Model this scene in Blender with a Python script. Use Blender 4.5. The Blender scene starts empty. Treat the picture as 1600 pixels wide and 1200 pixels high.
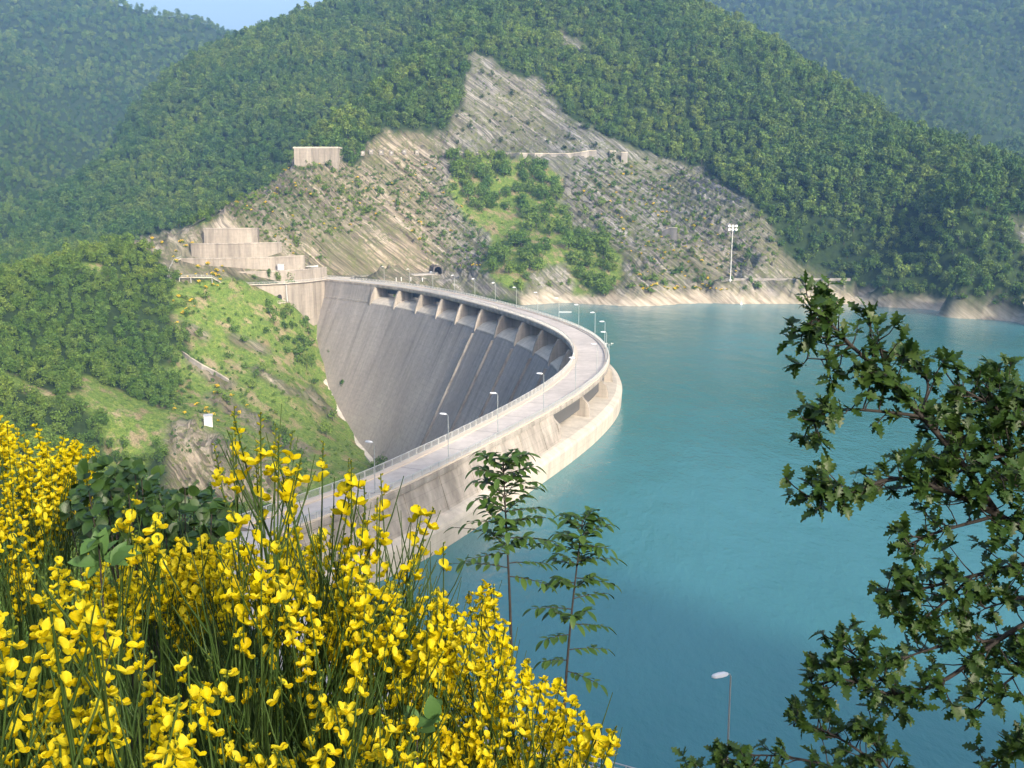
import bpy, math, random
import numpy as np
R = math.radians
sc = bpy.context.scene
COL = sc.collection

# ------------------------------------------------------------------ camera
CAM = np.array([0.0, 0.0, 63.0])
PITCH = math.atan(300 / 1600)
cd = bpy.data.cameras.new('camera'); cam = bpy.data.objects.new('camera', cd); COL.objects.link(cam)
cam.location = CAM; cam.rotation_euler = (R(90) - PITCH, 0, 0)
cd.sensor_width = 36; cd.lens = 36; cd.clip_start = 0.1; cd.clip_end = 20000
sc.camera = cam
# ------------------------------------------------------------------ light
SUN_EL, SUN_AZ = R(24), R(150)          # azimuth clockwise from +Y (view direction)
wd = bpy.data.worlds.new('World'); sc.world = wd; wd.use_nodes = True
nt = wd.node_tree; bg = nt.nodes['Background']
sky = nt.nodes.new('ShaderNodeTexSky'); sky.sky_type = 'NISHITA'; sky.sun_disc = False
sky.sun_elevation = SUN_EL; sky.sun_rotation = SUN_AZ; sky.altitude = 500; sky.air_density = 1.0; sky.dust_density = 10; sky.ozone_density = 1.0
nt.links.new(sky.outputs[0], bg.inputs[0]); bg.inputs[1].default_value = 0.15
sd = bpy.data.lights.new('sun', 'SUN'); sun = bpy.data.objects.new('sun', sd); COL.objects.link(sun)
sd.energy = 2.9; sd.angle = R(3); sd.color = (1.0, 0.90, 0.76)
SUN = np.array([math.sin(SUN_AZ) * math.cos(SUN_EL), math.cos(SUN_AZ) * math.cos(SUN_EL), math.sin(SUN_EL)])
from mathutils import Vector
sun.rotation_euler = Vector(SUN).to_track_quat('Z', 'Y').to_euler()
sun.location = (200, -200, 500)
sc.view_settings.view_transform = 'Standard'; sc.view_settings.look = 'None'
sc.view_settings.exposure = 1.3; sc.view_settings.gamma = 1
sc.cycles.use_denoising = True
sc.cycles.max_bounces = 6; sc.cycles.diffuse_bounces = 3; sc.cycles.transparent_max_bounces = 12
sc.cycles.volume_bounces = 1

# ------------------------------------------------------------------ helpers
CP, SP = math.cos(PITCH), math.sin(PITCH)
def ray(u, v):
    x = (u - 800) / 1600; y = -(v - 600) / 1600
    return np.array([x, CP + y * SP, -SP + y * CP])
def P(u, v, z=None, r=None):
    """world point on the sight line of photo pixel u, v at height z, or at ground distance r"""
    d = ray(u, v)
    t = (z - CAM[2]) / d[2] if z is not None else r / math.hypot(d[0], d[1])
    return CAM + d * t
def project(X):
    X = np.asarray(X, float) - CAM
    yc = X[..., 1] * SP + X[..., 2] * CP; zc = X[..., 1] * CP - X[..., 2] * SP
    zc = np.where(np.abs(zc) < 1e-6, 1e-6, zc)
    return 800 + 1600 * X[..., 0] / zc, 600 - 1600 * yc / zc, zc
def inpoly(u, v, poly):
    c = np.zeros(u.shape, bool); n = len(poly)
    for i in range(n):
        x1, y1 = poly[i]; x2, y2 = poly[(i + 1) % n]
        if y1 == y2: continue
        c ^= ((y1 > v) != (y2 > v)) & (u < (x2 - x1) * (v - y1) / (y2 - y1) + x1)
    return c
def _hash(ix, iy, seed):
    h = (ix.astype(np.int64) * 374761393 + iy.astype(np.int64) * 668265263 + seed * 974634777) & 0x7fffffff
    h = ((h ^ (h >> 13)) * 1274126177) & 0x7fffffff
    return ((h ^ (h >> 16)) & 0xffff) / 65535.0
def vnoise(x, y, seed=0):
    x = np.asarray(x, float); y = np.asarray(y, float)
    ix = np.floor(x); iy = np.floor(y); fx = x - ix; fy = y - iy
    fx = fx * fx * (3 - 2 * fx); fy = fy * fy * (3 - 2 * fy)
    a = _hash(ix, iy, seed); b = _hash(ix + 1, iy, seed); c = _hash(ix, iy + 1, seed); d = _hash(ix + 1, iy + 1, seed)
    return (a + (b - a) * fx) * (1 - fy) + (c + (d - c) * fx) * fy
def fbm(x, y, seed=0, oct=4):
    s = 0; a = .5
    for k in range(oct):
        s = s + a * (vnoise(x * 2 ** k, y * 2 ** k, seed + k * 17) - .5); a *= .5
    return s
def sstep(a, b, x):
    t = np.clip((x - a) / (b - a), 0, 1); return t * t * (3 - 2 * t)

class MB:
    def __init__(s): s.v = []; s.f = []; s.m = []
    def add(s, verts, faces, mat=0):
        o = len(s.v); s.v.extend([tuple(map(float, p)) for p in verts]); s.f.extend([tuple(i + o for i in f) for f in faces]); s.m.extend([mat] * len(faces)); return s
    def box(s, c, size, ax=None, mat=0):
        c = np.array(c, float); h = np.array(size, float) / 2
        ax = np.eye(3) if ax is None else np.array(ax, float)
        vs = [c + ax[0] * h[0] * i + ax[1] * h[1] * j + ax[2] * h[2] * k for i in (-1, 1) for j in (-1, 1) for k in (-1, 1)]
        return s.add(vs, [(0, 1, 3, 2), (4, 6, 7, 5), (0, 4, 5, 1), (2, 3, 7, 6), (0, 2, 6, 4), (1, 5, 7, 3)], mat)
    def tube(s, pts, rads, n=6, cap=True, mat=0):
        pts = [np.array(p, float) for p in pts]
        if np.isscalar(rads): rads = [rads] * len(pts)
        vs = []; ref = np.array([0.31, 0.17, 0.93])
        for i, p in enumerate(pts):
            t = pts[min(i + 1, len(pts) - 1)] - pts[max(i - 1, 0)]; t = t / (np.linalg.norm(t) + 1e-12)
            a = np.cross(t, ref)
            if np.linalg.norm(a) < .05: a = np.cross(t, np.array([1., 0, 0]))
            a /= np.linalg.norm(a); b = np.cross(t, a)
            for k in range(n):
                w = 2 * math.pi * k / n; vs.append(p + rads[i] * (a * math.cos(w) + b * math.sin(w)))
        fs = [(i * n + k, i * n + (k + 1) % n, (i + 1) * n + (k + 1) % n, (i + 1) * n + k) for i in range(len(pts) - 1) for k in range(n)]
        if cap: fs += [tuple(range(n))[::-1], tuple(range((len(pts) - 1) * n, len(pts) * n))]
        return s.add(vs, fs, mat)
    def sweep(s, rings, closed=True, cap=True, mat=0):
        """rings: list of equally long point lists"""
        n = len(rings[0]); vs = [p for r in rings for p in r]; fs = []
        for i in range(len(rings) - 1):
            for k in range(n if closed else n - 1):
                fs.append((i * n + k, i * n + (k + 1) % n, (i + 1) * n + (k + 1) % n, (i + 1) * n + k))
        if cap and closed: fs += [tuple(range(n))[::-1], tuple(range((len(rings) - 1) * n, len(rings) * n))]
        return s.add(vs, fs, mat)
    def build(s, name, mats, parent=None, origin=None, smooth=False, label=None):
        me = bpy.data.meshes.new(name)
        v = np.array(s.v, float)
        if origin is not None: v = v - np.array(origin, float)
        me.from_pydata(v.tolist(), [], s.f)
        mats = mats if isinstance(mats, (list, tuple)) else [mats]
        for m in mats: me.materials.append(m)
        if len(mats) > 1: me.polygons.foreach_set('material_index', s.m)
        if smooth: me.polygons.foreach_set('use_smooth', [True] * len(s.f))
        me.update()
        o = bpy.data.objects.new(name, me); COL.objects.link(o)
        if parent is not None: o.parent = parent
        elif origin is not None: o.location = origin
        if label: o['label'] = label
        return o
def tag(o, label, cat, group=None):
    o['label'] = label; o['category'] = cat
    if group: o['group'] = group
    return o
def thing(name, label, cat, loc, group=None):
    o = bpy.data.objects.new(name, None); COL.objects.link(o); o.location = loc; o.empty_display_size = .5
    return tag(o, label, cat, group)
def clone(src, loc=None, rot=None, scale=None, label=None, group=None, parts=True):
    c = src.copy(); COL.objects.link(c)
    if loc is not None: c.location = loc
    if rot is not None: c.rotation_euler = rot
    if scale is not None: c.scale = scale if not np.isscalar(scale) else (scale,) * 3
    if label: c['label'] = label
    if group: c['group'] = group
    if parts:
        for ch in src.children:
            d = ch.copy(); COL.objects.link(d); d.parent = c
            for g in ch.children:
                e = g.copy(); COL.objects.link(e); e.parent = d
    return c

# ------------------------------------------------------------------ materials
def mat(name):
    m = bpy.data.materials.new(name); m.use_nodes = True
    n = m.node_tree; return m, n, n.nodes['Principled BSDF']
def node(n, t, **kw):
    d = n.nodes.new(t)
    for k, v in kw.items():
        if k in ('op', 'operation'): d.operation = v
        elif k == 'data_type': d.data_type = v
        elif k == 'blend': d.blend_type = v
        else: d.inputs[k].default_value = v
    return d
def noise(n, scale, detail=4, rough=.55, vec=None, dist=0):
    d = n.nodes.new('ShaderNodeTexNoise'); d.inputs['Scale'].default_value = scale; d.inputs['Detail'].default_value = detail
    d.inputs['Roughness'].default_value = rough; d.inputs['Distortion'].default_value = dist
    if vec is not None: n.links.new(vec, d.inputs['Vector'])
    return d.outputs[0]
def ramp(n, fac, stops):
    d = n.nodes.new('ShaderNodeValToRGB'); e = d.color_ramp.elements
    while len(e) < len(stops): e.new(.5)
    for el, (p, c) in zip(e, stops):
        el.position = p; el.color = (*c, 1) if not np.isscalar(c) else (c, c, c, 1)
    n.links.new(fac, d.inputs[0]); return d.outputs[0]
def mix(n, fac, a, b, blend='MIX'):
    d = n.nodes.new('ShaderNodeMix'); d.data_type = 'RGBA'; d.blend_type = blend
    for sock, val in ((d.inputs[0], fac), (d.inputs[6], a), (d.inputs[7], b)):
        if isinstance(val, bpy.types.NodeSocket): n.links.new(val, sock)
        elif np.isscalar(val): sock.default_value = val if sock == d.inputs[0] else (val, val, val, 1)
        else: sock.default_value = (*val, 1)
    return d.outputs[2]
def maths(n, op, a, b=0.0, clamp=False):
    d = n.nodes.new('ShaderNodeMath'); d.operation = op; d.use_clamp = clamp
    for i, val in enumerate((a, b)):
        if isinstance(val, bpy.types.NodeSocket): n.links.new(val, d.inputs[i])
        else: d.inputs[i].default_value = val
    return d.outputs[0]
def pos(n): return n.nodes.new('ShaderNodeNewGeometry').outputs['Position']
def mapped(n, vec, scale=(1, 1, 1), rot=(0, 0, 0)):
    d = n.nodes.new('ShaderNodeMapping'); d.inputs['Scale'].default_value = scale; d.inputs['Rotation'].default_value = rot
    n.links.new(vec, d.inputs['Vector']); return d.outputs[0]
def attr(n, name):
    d = n.nodes.new('ShaderNodeAttribute'); d.attribute_name = name; return d
def bump(n, bs, h, strength=.4, dist=.1):
    d = n.nodes.new('ShaderNodeBump'); d.inputs['Strength'].default_value = strength; d.inputs['Distance'].default_value = dist
    n.links.new(h, d.inputs['Height']); n.links.new(d.outputs[0], bs.inputs['Normal'])
def plain(name, col, rough=.6, metal=0, var=.15, scale=3):
    m, n, b = mat(name); f = noise(n, scale, 4)
    c = ramp(n, f, [(.25, tuple(np.array(col) * (1 - var))), (.75, tuple(np.clip(np.array(col) * (1 + var), 0, 1)))])
    n.links.new(c, b.inputs['Base Color']); b.inputs['Roughness'].default_value = rough; b.inputs['Metallic'].default_value = metal
    return m
def leafmat(name, cols, rough=.55, trans=.3, per='obj', spec=.3):
    m, n, b = mat(name)
    if per == 'obj': f = n.nodes.new('ShaderNodeObjectInfo').outputs['Random']
    else: f = n.nodes.new('ShaderNodeNewGeometry').outputs['Random Per Island']
    c = ramp(n, f, [(i / max(1, len(cols) - 1), c) for i, c in enumerate(cols)])
    if per == 'obj':
        g = n.nodes.new('ShaderNodeNewGeometry').outputs['Random Per Island']
        c = mix(n, 1.0, c, ramp(n, g, [(0, .66), (1, 1.34)]), 'MULTIPLY')
        z_ = noise(n, .011, 4, .6, pos(n))
        c = mix(n, 1.0, c, ramp(n, z_, [(.36, (.70, .84, .95)), (.5, (1, 1, 1)), (.64, (1.28, 1.16, .95))]), 'MULTIPLY')
    n.links.new(c, b.inputs['Base Color']); b.inputs['Roughness'].default_value = rough
    b.inputs['Specular IOR Level'].default_value = spec
    if trans:
        t = n.nodes.new('ShaderNodeBsdfTranslucent'); n.links.new(c, t.inputs[0])
        x = n.nodes.new('ShaderNodeMixShader'); x.inputs[0].default_value = trans
        out = n.nodes['Material Output']
        n.links.new(b.outputs[0], x.inputs[1]); n.links.new(t.outputs[0], x.inputs[2]); n.links.new(x.outputs[0], out.inputs[0])
    return m
# ------------------------------------------------------------------ dam plan curve (inner edge of the crest, near end to far end)
PLAN = np.array([(-41.9,149.3),(-28.2,170.8),(-17.7,192.6),(-8.1,215.2),(1.0,238.5),(9.1,262.4),(15.3,286.7),(18.9,311.2),(19.6,335.7),(17.4,360.2),
  (12.4,384.4),(5.4,408.3),(-3.0,432.0),(-12.4,455.2),(-22.5,478.0),(-33.1,500.3),(-44.9,521.8),(-58.2,542.5),(-73.6,562.1),(-90.9,580.4),(-108.8,597.3),(-121.0,608.5)])
def catmull(p, m):
    q = np.vstack([2 * p[0] - p[1], p, 2 * p[-1] - p[-2]]); out = []
    for i in range(len(p) - 1):
        a, b, c, d = q[i:i + 4]
        for t in np.linspace(0, 1, m, endpoint=False):
            out.append(.5 * ((2 * b) + (c - a) * t + (2 * a - 5 * b + 4 * c - d) * t * t + (3 * b - a - 3 * c + d) * t ** 3))
    out.append(p[-1]); return np.array(out)
_c = catmull(PLAN, 30); _s = np.r_[0, np.cumsum(np.hypot(*np.diff(_c, axis=0).T))]
LEN = _s[-1]; NS = int(LEN) + 1
SS = np.linspace(0, LEN, NS)                                  # arc stations, about one metre apart
CX = np.interp(SS, _s, _c[:, 0]); CY = np.interp(SS, _s, _c[:, 1])
TX = np.gradient(CX, SS); TY = np.gradient(CY, SS); _l = np.hypot(TX, TY); TX /= _l; TY /= _l
NX, NY = TY, -TX                                              # outward (reservoir side)
WID = np.interp(SS / LEN, [0, .12, .3, .5, 1], [8.0, 8.4, 10.8, 10.8, 9.6])
def D(s, n, z):
    x = np.interp(s, SS, CX); y = np.interp(s, SS, CY); a = np.interp(s, SS, NX); b = np.interp(s, SS, NY)
    return np.array([x + a * n, y + b * n, z])
def DW(s): return float(np.interp(s, SS, WID))
def axes(s):
    a = np.array([np.interp(s, SS, NX), np.interp(s, SS, NY), 0]); a /= np.linalg.norm(a)
    return [a, np.array([-a[1], a[0], 0]), np.array([0, 0, 1.])]
DECK = 13.0
def face_n(z): return -3.2 - .5 * (4.0 - z)                   # downstream face: offset against height
def dam_coords(X):
    d = (CX - X[0]) ** 2 + (CY - X[1]) ** 2; i = int(np.argmin(d))
    return SS[i], (X[0] - CX[i]) * NX[i] + (X[1] - CY[i]) * NY[i]
def hit_face(u, v):
    d = ray(u, v)
    for t in np.arange(350, 700, .5):
        X = CAM + d * t
        if X[2] > 4: continue
        s, n = dam_coords(X)
        if n > face_n(X[2]) and n < 40: return X
    return None
CONTACT_PX = [(494, 489), (489, 506), (493, 530), (499, 556), (512, 605), (532, 648), (557, 691), (590, 731)]
CONTACT = [hit_face(*q) for q in CONTACT_PX]

# ------------------------------------------------------------------ terrain: heights interpolated between surveyed and shaped points
CT = []
def c(u, v, r=None, z=None): CT.append(P(u, v, r=r, z=z))
def w(x, y, z): CT.append(np.array([x, y, z], float))
for q in CONTACT: CT.append(q)
# far shore
for u, v in ((880,473),(940,476),(1000,478.5),(1060,475),(1145,471),(1230,468),(1290,467),(1350,471),(1400,475),(1450,484),(1500,489),(1560,492),(1620,489)):
    q = P(u, v, z=0); CT.append(q); d = q[:2] / np.linalg.norm(q[:2])
    w(q[0] - d[0] * 30, q[1] - d[1] * 30, -16)
    w(q[0] + d[0] * 9, q[1] + d[1] * 9, 7 if u < 1130 else 8.5)
w(30,560,2); w(-5,585,9); w(-45,600,12.2); w(-88,612,12.6); w(-46,637,13); w(-60,622,13); w(-20,628,16)
# foot of the rock slope and the road at the right
for u, v in ((1150,437),(1220,438),(1290,439)):
    q = P(u, v, z=13); CT.append(q); d = q[:2] / np.linalg.norm(q[:2]); w(q[0] + d[0] * 7, q[1] + d[1] * 7, 13.2)
# rock slope
for u, v, r in ((745,90,812),(700,200,742),(690,240,738),(640,225,735),(640,300,690),(640,370,648),(600,400,622),(560,300,672),(540,256,700),(455,250,705),(540,360,636),(480,300,665),
  (420,330,636),(395,285,655),(345,330,628),(770,240,742),(850,240,738),(930,242,733),(850,150,795),(905,190,770),(1000,245,748),(990,300,700),(900,330,672),(830,330,680),(780,400,632),(870,420,606),
  (940,400,620),(1000,370,645),(1040,420,606),(1090,270,745),(1100,350,665),(1200,345,662),(1200,400,626),(1250,420,614),(730,430,612),(740,330,690)): c(u, v, r)
# mountain above and to the right
for u, v, r in ((700,20,930),(640,80,870),(560,150,800),(500,200,745),(760,-60,1000),(900,-120,1050),(850,40,890),(1000,100,850),(1000,0,940),(1080,-6,1002),(1200,68,927),(1350,150,864),(1470,205,760),
  (1600,262,690),(1720,310,640),(1150,150,806),(1200,250,725),(1300,200,782),(1300,330,669),(1400,300,681),(1400,400,619),(1500,320,632),(1500,420,571),(1580,400,575),(1640,440,557),(1300,430,618)): c(u, v, r)
for u, v, r in ((1080,-6,1002),(1200,68,927),(1350,150,864),(1470,205,760),(1600,262,690),(1720,310,640)):
    q = P(u, v, r=r); d = q[:2] / np.linalg.norm(q[:2]); w(*(q[:2] + d * 160), q[2] - 50); w(*(q[:2] + d * 330), q[2] - 130)
# behind the spur ridge
for u, v, r in ((500,200,745),(560,150,800),(640,80,870),(700,20,930)):
    q = P(u, v, r=r); w(q[0] - 25, q[1] + 75, q[2] - 28)
for u, v, r in ((455,250,705),(395,285,655),(345,330,628),(215,372,610),(100,405,580),(0,428,555)):
    q = P(u, v, r=r); w(q[0] - 50, q[1] + 60, q[2] - 48)
# second hill, left
for u, v, r in ((205,190,1300),(270,132,1300),(340,106,1290),(405,82,1280),(500,34,1270),(600,-20,1250),(560,60,1120),(470,120,1060),(440,180,960),(350,200,1020),(300,300,920),(200,250,1090),(120,330,1000),
  (240,350,870),(100,390,900),(20,330,1150),(40,420,800),(-100,420,820),(360,270,900)): c(u, v, r)
for u, v, r in ((205,190,1300),(270,132,1300),(340,106,1290),(405,82,1280),(500,34,1270)):
    q = P(u, v, r=r); w(q[0] - 80, q[1] + 140, q[2] - 95)
w(-420,1300,20); w(-500,1100,-20)
# left hillside below the ridge
for u, v, r in ((205,372,612),(100,405,582),(0,430,556),(-120,455,530),(285,385,612),(300,372,618),(300,403,601),(262,436,570),(360,450,568),(430,486,574),(470,496,584),(400,464,570),(270,520,538),(380,560,535),(450,600,522),(330,655,462),(420,690,462),(520,700,482),
  (250,600,500),(250,720,418),(380,770,398),(140,520,520),(0,540,490),(100,640,440),(0,720,372),(-120,600,430),(150,720,390)): c(u, v, r)
# terraces: ground rising behind each wall
for u, v, r in ((430,441,585),(400,401,604),(370,379,616),(370,350,626),(480,415,600),(520,425,610),(560,428,618)): c(u, v, r)
# valley below the dam, near bank, lake bed
w(-110,330,-88); w(-150,370,-80); w(-60,300,-80); w(-90,230,-60); w(-60,200,-35); w(-160,230,-50); w(-220,300,-60); w(-300,360,-70); w(-420,420,-75)
for s in (120, 200, 300, 380): w(*D(s, 18, 0)[:2], -45)
w(*D(440, 16, 0)[:2], -14); w(*D(60, 16, 0)[:2], -14)
w(*D(478, 3, 0)[:2], 11.5); w(*D(462, 16, 0)[:2], 8); w(-44,142,12); w(-36,138,11); w(-30,128,9); w(-58,140,12)
w(80,330,-45); w(200,300,-45); w(350,250,-40); w(500,300,-30); w(120,180,-40); w(60,130,-18); w(250,120,-30)
w(30,96,-3); w(60,90,-3); w(0,99,-3); w(100,85,-3); w(-15,118,0); w(160,60,-3)
w(17,77,13.6); w(8,79,13.6); w(30,74,13.6); w(45,69,13.6); w(-8,85,13.5); w(-25,108,12.8); w(70,58,15)
w(0,0,61.3); w(3,0,61.3); w(-4,0,61.6); w(0,4,59.6); w(0,12,53); w(10,12,53); w(-10,12,54.5); w(0,40,33); w(25,40,33); w(-30,45,38); w(-60,60,42); w(-120,80,45); w(-80,110,22); w(-200,150,20); w(-300,200,0)
w(40,0,60); w(90,-10,62); w(0,-30,70); w(40,-40,80); w(24,-40,75); w(12,-20,68); w(-60,-20,76); w(0,-80,90); w(47,-80,86); w(66,-80,98); w(98,-80,150); w(122,-80,168); w(142,-80,158); w(160,-80,116); w(178,-80,78); w(240,-80,62); w(185,-50,66); w(130,-50,92); w(-120,-60,90); w(0,-160,110); w(60,-160,112); w(120,-160,128); w(170,-160,100); w(-200,-160,140); w(330,-60,60); w(300,-200,80); w(0,-300,150); w(-300,-40,60)  # unseen hill behind the viewer; crest shaped to shade the dam's near end
w(600,500,30); w(600,650,110); w(700,300,30); w(550,150,-10)
CT = np.array(CT)
def _phi(d2): return d2 ** .75
def _solve(C):
    n = len(C); d2 = ((C[:, None, :2] - C[None, :, :2]) ** 2).sum(-1) / 1e4
    A = np.zeros((n + 3, n + 3)); A[:n, :n] = _phi(d2) - np.eye(n) * .004
    A[:n, n] = 1; A[:n, n + 1:] = C[:, :2] / 100; A[n, :n] = 1; A[n + 1:, :n] = C[:, :2].T / 100
    return np.linalg.solve(A, np.r_[C[:, 2], 0, 0, 0])
_W = _solve(CT)
def tps(x, y):
    out = _W[-3] + _W[-2] * x / 100 + _W[-1] * y / 100
    for k in range(len(CT)):
        out = out + _W[k] * _phi(((x - CT[k, 0]) ** 2 + (y - CT[k, 1]) ** 2) / 1e4)
    return out
# distant ridges: crest lines with flanks
RIDGES = [([(-300,-40,2300),(-60,-70,2250),(60,-45,2200),(150,-25,2150),(235,18,2120),(300,62,2080),(370,84,2050),(430,108,2000),(520,150,1950)], .62),
          ([(60,-20,2150),(140,110,1850),(190,230,1560)], .6),
          ([(-60,10,1900),(0,150,1650),(60,280,1400)], .6),
          ([(-300,60,1500),(-160,200,1330),(-60,330,1180)], .6),
          ([(120,12,4300),(210,20,4250),(262,24,4200),(292,26,4200),(345,47,4150),(400,52,4100),(470,92,4050)], .5),
          ([(1240,-150,2450),(1400,-170,2400),(1700,-180,2300),(2000,-60,2100)], .62),
          ([(1180,-100,2200),(1260,40,1850),(1330,120,1500)], .6),
          ([(1560,-120,2150),(1500,30,1800),(1450,150,1450)], .6),
          ([(1900,0,1900),(1700,170,1500),(1600,230,1250)], .6)]
def ridge_h(x, y):
    out = np.full(x.shape, -60.0)
    for pts, sl in RIDGES:
        Q = [P(u, v, r=r) for u, v, r in pts]
        for a, b in zip(Q[:-1], Q[1:]):
            dx, dy = b[:2] - a[:2]; L2 = dx * dx + dy * dy
            t = np.clip(((x - a[0]) * dx + (y - a[1]) * dy) / L2, 0, 1)
            d = np.hypot(x - a[0] - t * dx, y - a[1] - t * dy)
            out = np.maximum(out, a[2] + (b[2] - a[2]) * t - sl * np.sqrt(d * d + 900) + sl * 30)
    return out
def ground(x, y, detail=True):
    x = np.asarray(x, float); y = np.asarray(y, float)
    z = tps(x, y)
    dist = np.hypot(x, y - 550)
    wgt = 1 - sstep(950, 1300, dist)
    far = np.hypot(x, y)
    rz = ridge_h(x, y) + fbm(x / 260, y / 260, 5, 4) * 110 * sstep(1100, 1500, far) * (1 - sstep(3000, 3600, far) * .8)
    z = np.where(wgt > 0, z * wgt + (1 - wgt) * np.minimum(z, 40), -40)
    z = np.maximum(z, rz - 300 * (far < 1000))
    hill = sstep(20, 70, z) * (far > 450)
    z = z + hill * (fbm(x / 120, y / 120, 3, 4) * 26 + 0)
    return z
# ------------------------------------------------------------------ regions of the ground (outlines surveyed from the view point)
ROCK = [(460,232),(545,255),(600,215),(640,205),(690,205),(720,160),(745,86),(790,105),(860,150),(905,190),(990,240),(1090,262),(1150,300),(1200,345),(1225,395),(1270,420),(1330,437),(1330,470),
        (1160,480),(1000,486),(850,480),(700,465),(560,445),(505,445),(430,440),(270,440),(205,375),(300,352),(345,320),(395,272)]
COPSE = [(700,245),(760,238),(850,258),(885,320),(905,360),(955,385),(968,440),(935,470),(885,445),(860,425),(835,455),(790,458),(755,440),(775,390),(740,345),(700,300)]
BANK = [(205,372),(270,440),(360,440),(500,470),(505,545),(540,640),(600,735),(600,800),(240,800),(245,730),(262,640),(285,560),(272,440)]
BLUFF = [(255,668),(300,655),(350,680),(420,720),(470,770),(430,800),(240,800),(245,720)]
LEDGES = [[(282,553),(300,556),(365,602),(352,612)], [(388,650),(485,702),(474,716),(382,666)], [(268,498),(335,520),(328,534),(266,516)], [(398,568),(475,612),(466,624),(392,586)], [(325,608),(425,660),(416,674),(318,626)], [(360,520),(420,545),(412,556),(355,534)], [(480,600),(520,640),(512,650),(474,614)]]
LANDSLIP = [(1568,345),(1610,360),(1612,420),(1590,395)]
SCAR = [(868,52),(885,48),(915,82),(895,84)]
GAP = [(830,425),(870,415),(900,440),(905,470),(840,475),(815,455)]
def zones(x, y, z):
    X = np.stack([x, y, z], -1); u, v, zc = project(X); f = zc > 0; r = np.hypot(x, y)
    u2 = u + 60 * fbm(x / 22, y / 22, 9, 4); v2 = v + 34 * fbm(x / 22, y / 22, 19, 4)
    front = f & (r > 380) & (r < 860)
    rock = inpoly(u2, v2, ROCK) & front & (r > 540); copse = inpoly(u2, v2, COPSE) & front & (r > 540); bank = inpoly(u2, v2, BANK) & front & (r < 640)
    rock &= ~copse | inpoly(u2, v2, GAP)
    bluff = inpoly(u2, v2, BLUFF) & front & (r < 480)
    for pl in LEDGES: bluff |= inpoly(u + 26 * fbm(x / 12, y / 12, 9, 4), v + 18 * fbm(x / 12, y / 12, 19, 4), pl) & front & (r < 640)
    slip = (inpoly(u2, v2, LANDSLIP) | inpoly(u2, v2, SCAR)) & f & (r > 500) & (r < 1000)
    shore = (z < 4.8 + 3.5 * (vnoise(x / 9, y / 9, 4) - .5)) & (r > 400) & ((x > 5) | (y > 640)) & (x > -60)
    return dict(u=u, v=v, r=r, rock=rock | slip, copse=copse & ~rock, bank=bank & ~bluff & ~rock, bluff=bluff, shore=shore)
def axis_lines(segs):
    out = [segs[0][0]]
    for a, b, st in segs:
        n = max(1, round((b - a) / st)); out += list(np.linspace(a, b, n + 1)[1:])
    return np.array(out)
GXL = axis_lines([(-6000,-2500,160),(-2500,-1000,40),(-1000,-420,12),(-420,-250,4),(-250,330,2.1),(330,600,5),(600,1100,14),(1100,2500,40),(2500,6000,160)])
GYL = axis_lines([(-2500,-400,90),(-400,-40,12),(-40,40,2.5),(40,380,4.5),(380,830,2.1),(830,1000,4),(1000,1500,10),(1500,2600,26),(2600,6000,110)])
gx, gy = np.meshgrid(GXL, GYL)
gz = ground(gx, gy)
Z = zones(gx, gy, gz)
# bedding ledges on the bare rock
bed = gz + .80 * gx + 3 * fbm(gx / 40, gy / 40, 8, 3)
def saw(b, per): t = b / per; return t - np.floor(t)
ledge = (saw(bed + 2 * fbm(gx / 25, gy / 25, 31, 2), 8.4) - .5) * 4.2 + (saw(bed * 1.0 + 1.3, 3.6) - .5) * 1.7
rmask = (Z['rock'] | Z['shore'] | Z['bluff']).astype(float)
rmask *= ~(inpoly(Z['u'], Z['v'], [(265,345),(410,340),(450,372),(490,395),(530,415),(720,425),(720,445),(270,445)]) & (Z['r'] > 540) & (Z['r'] < 660))
gz = gz + rmask * (ledge * 1.5 * np.where(Z['shore'], .3, np.where(Z['bluff'], .8, 1.0)) * (.4 + 1.2 * vnoise(gx / 30, gy / 30, 77)) + 1.2 * fbm(gx / 9, gy / 9, 55, 3))
gz = gz + Z['bank'] * ((saw(bed * .8, 9) - .5) * 1.6 * vnoise(gx / 18, gy / 18, 78) + 1.5 * fbm(gx / 10, gy / 10, 56, 3))
# level beds for the road, and no ground poking through the crest
def flatten(gz, pts, z, wi, wo):
    pts = np.array(pts, float); best = np.full(gx.shape, 1e9)
    for a, b in zip(pts[:-1], pts[1:]):
        d = b - a; t = np.clip(((gx - a[0]) * d[0] + (gy - a[1]) * d[1]) / (d @ d), 0, 1)
        best = np.minimum(best, np.hypot(gx - a[0] - t * d[0], gy - a[1] - t * d[1]))
    k = 1 - sstep(wi, wo, best); return gz * (1 - k) + z * k
FAR_ROAD = [D(LEN, 5, 0)[:2], (-96, 611), (-75, 622), (-56, 632), P(682, 428, z=13)[:2] + np.array([-2, 3])]
gz = flatten(gz, FAR_ROAD, DECK - .25, 4.5, 9)
EAST_ROAD = [P(u, 437.5, z=13)[:2] + np.array([0, 4.0]) for u in (1128, 1180, 1240, 1292, 1330)]
gz = flatten(gz, EAST_ROAD, DECK - .3, 3.5, 7)
NEAR_ROAD = [D(0, 4, 0)[:2], (-36, 130), (-22, 104), (-6, 86), (17, 74), (40, 67), (70, 55)]
gz = flatten(gz, NEAR_ROAD, DECK - .4, 4, 9)
di = np.full(gx.shape, 1e9); dn = np.zeros(gx.shape)
near = (gx > -140) & (gx < 60) & (gy > 135) & (gy < 615)
px_, py_ = gx[near], gy[near]; D2 = (px_[:, None] - CX[None, ::2]) ** 2 + (py_[:, None] - CY[None, ::2]) ** 2
k_ = D2.argmin(1) * 2; n_ = (px_ - CX[k_]) * NX[k_] + (py_ - CY[k_]) * NY[k_]
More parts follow.
